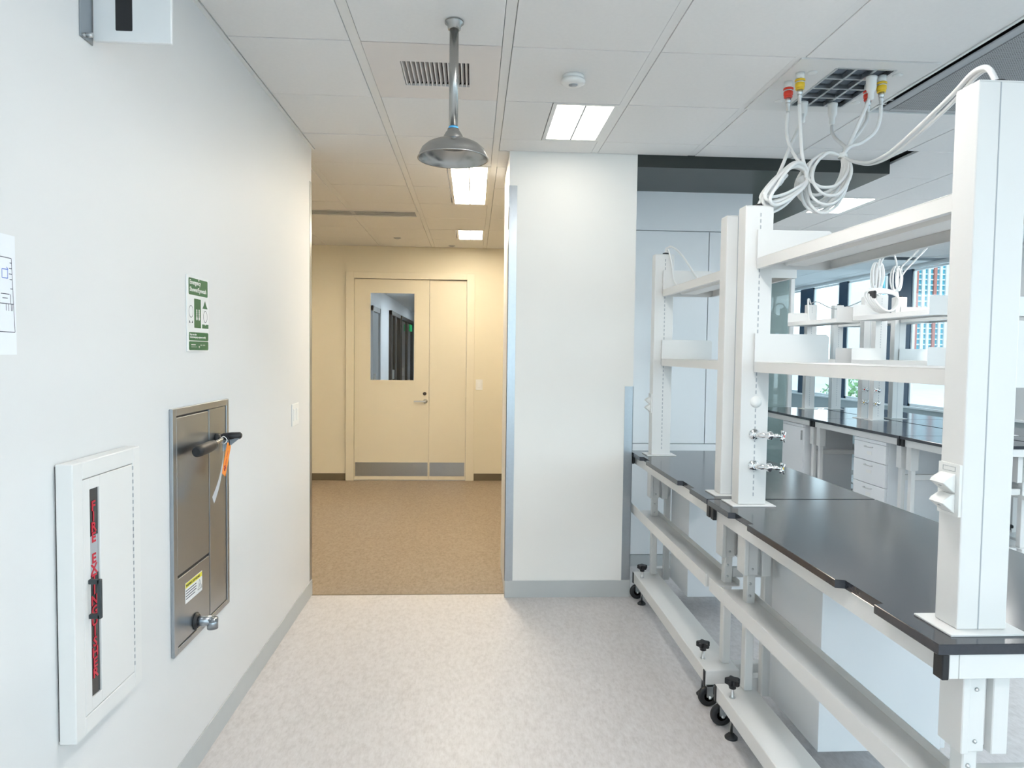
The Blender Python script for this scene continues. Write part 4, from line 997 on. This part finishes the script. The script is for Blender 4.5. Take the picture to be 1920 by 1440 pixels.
MB().lathe([(.020, 0), (.022, .003), (.022, .024), (.020, .027)], (1.424, 2.985, 2.305), (-.5, 0, .86), 14, False, False).build('tape_wrap', SIGNW, hA)
hB = thing('hose_bundle', 'coiled white hoses from the ceiling panel, run to the column with gas taps', 'hose', (1.42, 2.95, 2.31))
for h in (H5, H6, H7): hose(h, .0078, hB)
plug(1.583, 3.345, hB)
cB = LB[0]
for k, (fx, fz, dy) in enumerate(((1, 1, 0), (.94, 1.05, .03), (.98, .9, -.03), (.9, .82, .05), (1.0, .75, -.02), (.86, .95, .04), (.95, 1.12, .02), (1.0, .85, .02), (.92, .97, -.04))):
    MB().tube(warp(LB, cB, fx, fz, dy, .004, k), .0068, 8, 6, True).build('hose_loop', HOSE, hB)
for dx in (-.010, .012):
    hose([(1.30 + dx, 2.90, 2.31), (1.245 + dx, 2.875, 2.25), (1.20 + dx, 2.855, 2.20), (1.178 + dx, 2.849, 2.158)], .0075, hB)
MB().lathe([(.020, 0), (.022, .003), (.022, .024), (.020, .027)], (1.262, 2.885, 2.272), (.6, .3, .74), 14, False, False).build('tape_wrap', SIGNW, hB)
# white cord on top of the farthest near-row column
cd = thing('power_cord', 'thin white cord looping off the farthest near-row column onto its shelf', 'cord', (1.18, 4.25, 2.16))
hose([(1.178, 4.259, 2.165), (1.182, 4.258, 2.20), (1.215, 4.23, 2.205), (1.27, 4.19, 2.14), (1.33, 4.15, 2.03), (1.37, 4.10, 1.955), (1.40, 4.0, 1.951)], .006, cd, 'cord')
hose([(1.182, 4.255, 2.165), (1.186, 4.23, 2.19), (1.20, 4.20, 2.10), (1.21, 4.18, 2.0), (1.235, 4.15, 1.953), (1.20, 4.08, 1.951)], .005, cd, 'cord')

# rear hose coils
def rear_bundle(name, label, cx, cy, ztop, zbot, wx, n, ends, seed):
    random.seed(seed)
    o = thing(name, label, 'hose', (cx, cy, ztop))
    for e in ends: hose(e, .009, o)
    for k in range(n):
        h = (ztop - zbot) * random.uniform(.75, 1); w2 = wx * random.uniform(.5, 1); a_ = random.uniform(-.5, .5) + (PI if k % 2 else 0)
        P = []
        for j in range(10):
            t_ = 2 * PI * j / 10
            P.append((cx + w2 * math.sin(t_) * math.cos(a_) + .02 * math.cos(a_), cy + w2 * math.sin(t_) * math.sin(a_), ztop - h / 2 + h / 2 * math.cos(t_)))
        MB().tube(P, .0085, 6, 4, True).build('hose_loop', HOSE, o)
    return o
rear_bundle('hose_bundle', 'long white hose coil hanging above the rear shelf on the aisle side', 3.93, 6.62, 2.47, 2.14, .045, 7,
            [[(4.02, 6.4, ZC), (3.99, 6.5, 2.65), (3.95, 6.6, 2.47), (3.95, 6.62, 2.3)], [(3.93, 6.3, ZC), (3.94, 6.5, 2.65), (3.93, 6.6, 2.47), (3.92, 6.62, 2.25)], [(4.06, 6.5, ZC), (4.0, 6.55, 2.6), (3.94, 6.62, 2.45)]], 3)
rear_bundle('hose_bundle', 'white hose coil hanging by the window-side rear column', 4.28, 6.86, 2.47, 2.20, .05, 6,
            [[(4.10, 6.6, ZC), (4.16, 6.75, 2.62), (4.26, 6.85, 2.5), (4.28, 6.87, 2.3)], [(4.46, 6.6, ZC), (4.40, 6.75, 2.6), (4.31, 6.85, 2.45), (4.29, 6.88, 2.25), (4.30, 6.888, 2.165)], [(4.52, 6.55, ZC), (4.44, 6.7, 2.6), (4.33, 6.84, 2.40), (4.30, 6.88, 2.25), (4.315, 6.888, 2.165)]], 5)
random.seed(11)
rc = thing('hose_coil', 'white hose coil with a black strap lying on the upper rear shelf', 'hose', (3.90, 6.40, 1.95))
for k in range(5):
    P = []
    for j in range(12):
        t_ = 2 * PI * j / 12; rr = .175 + .014 * (k - 2)
        P.append((3.88 + rr * .8 * math.cos(t_), 6.42 + .05 * math.sin(t_) + .022 * (k - 2), 2.079 + .004 * (k - 2) + (.104 + .007 * (k - 2)) * math.sin(t_ + .35 * math.cos(t_))))
    MB().tube(P, .0105, 6, 4, True).build('hose_loop', HOSE, rc)
B(3.745, 3.775, 6.35, 6.49, 2.10, 2.175, .012).build('strap', BLACK, rc)
dc = thing('power_cord', 'thin grey cord drooping between the rear columns in front of the window', 'cord', (4.1, 8.0, 2.16))
MB().tube([(4.0, 8.09, 2.165), (3.97, 8.07, 2.22), (3.92, 8.0, 2.21), (3.88, 7.9, 2.08), (3.87, 7.85, 1.952)], .010, 6, 6).build('cord', HOSE, dc)
MB().tube([(3.99, 8.085, 2.165), (4.03, 8.0, 2.19), (4.10, 7.7, 2.09), (4.18, 7.3, 2.16), (4.12, 7.0, 2.28), (3.97, 6.66, 2.42)], .006, 6, 6).build('cord', GREYP, dc)
bpy.context.view_layer.update()
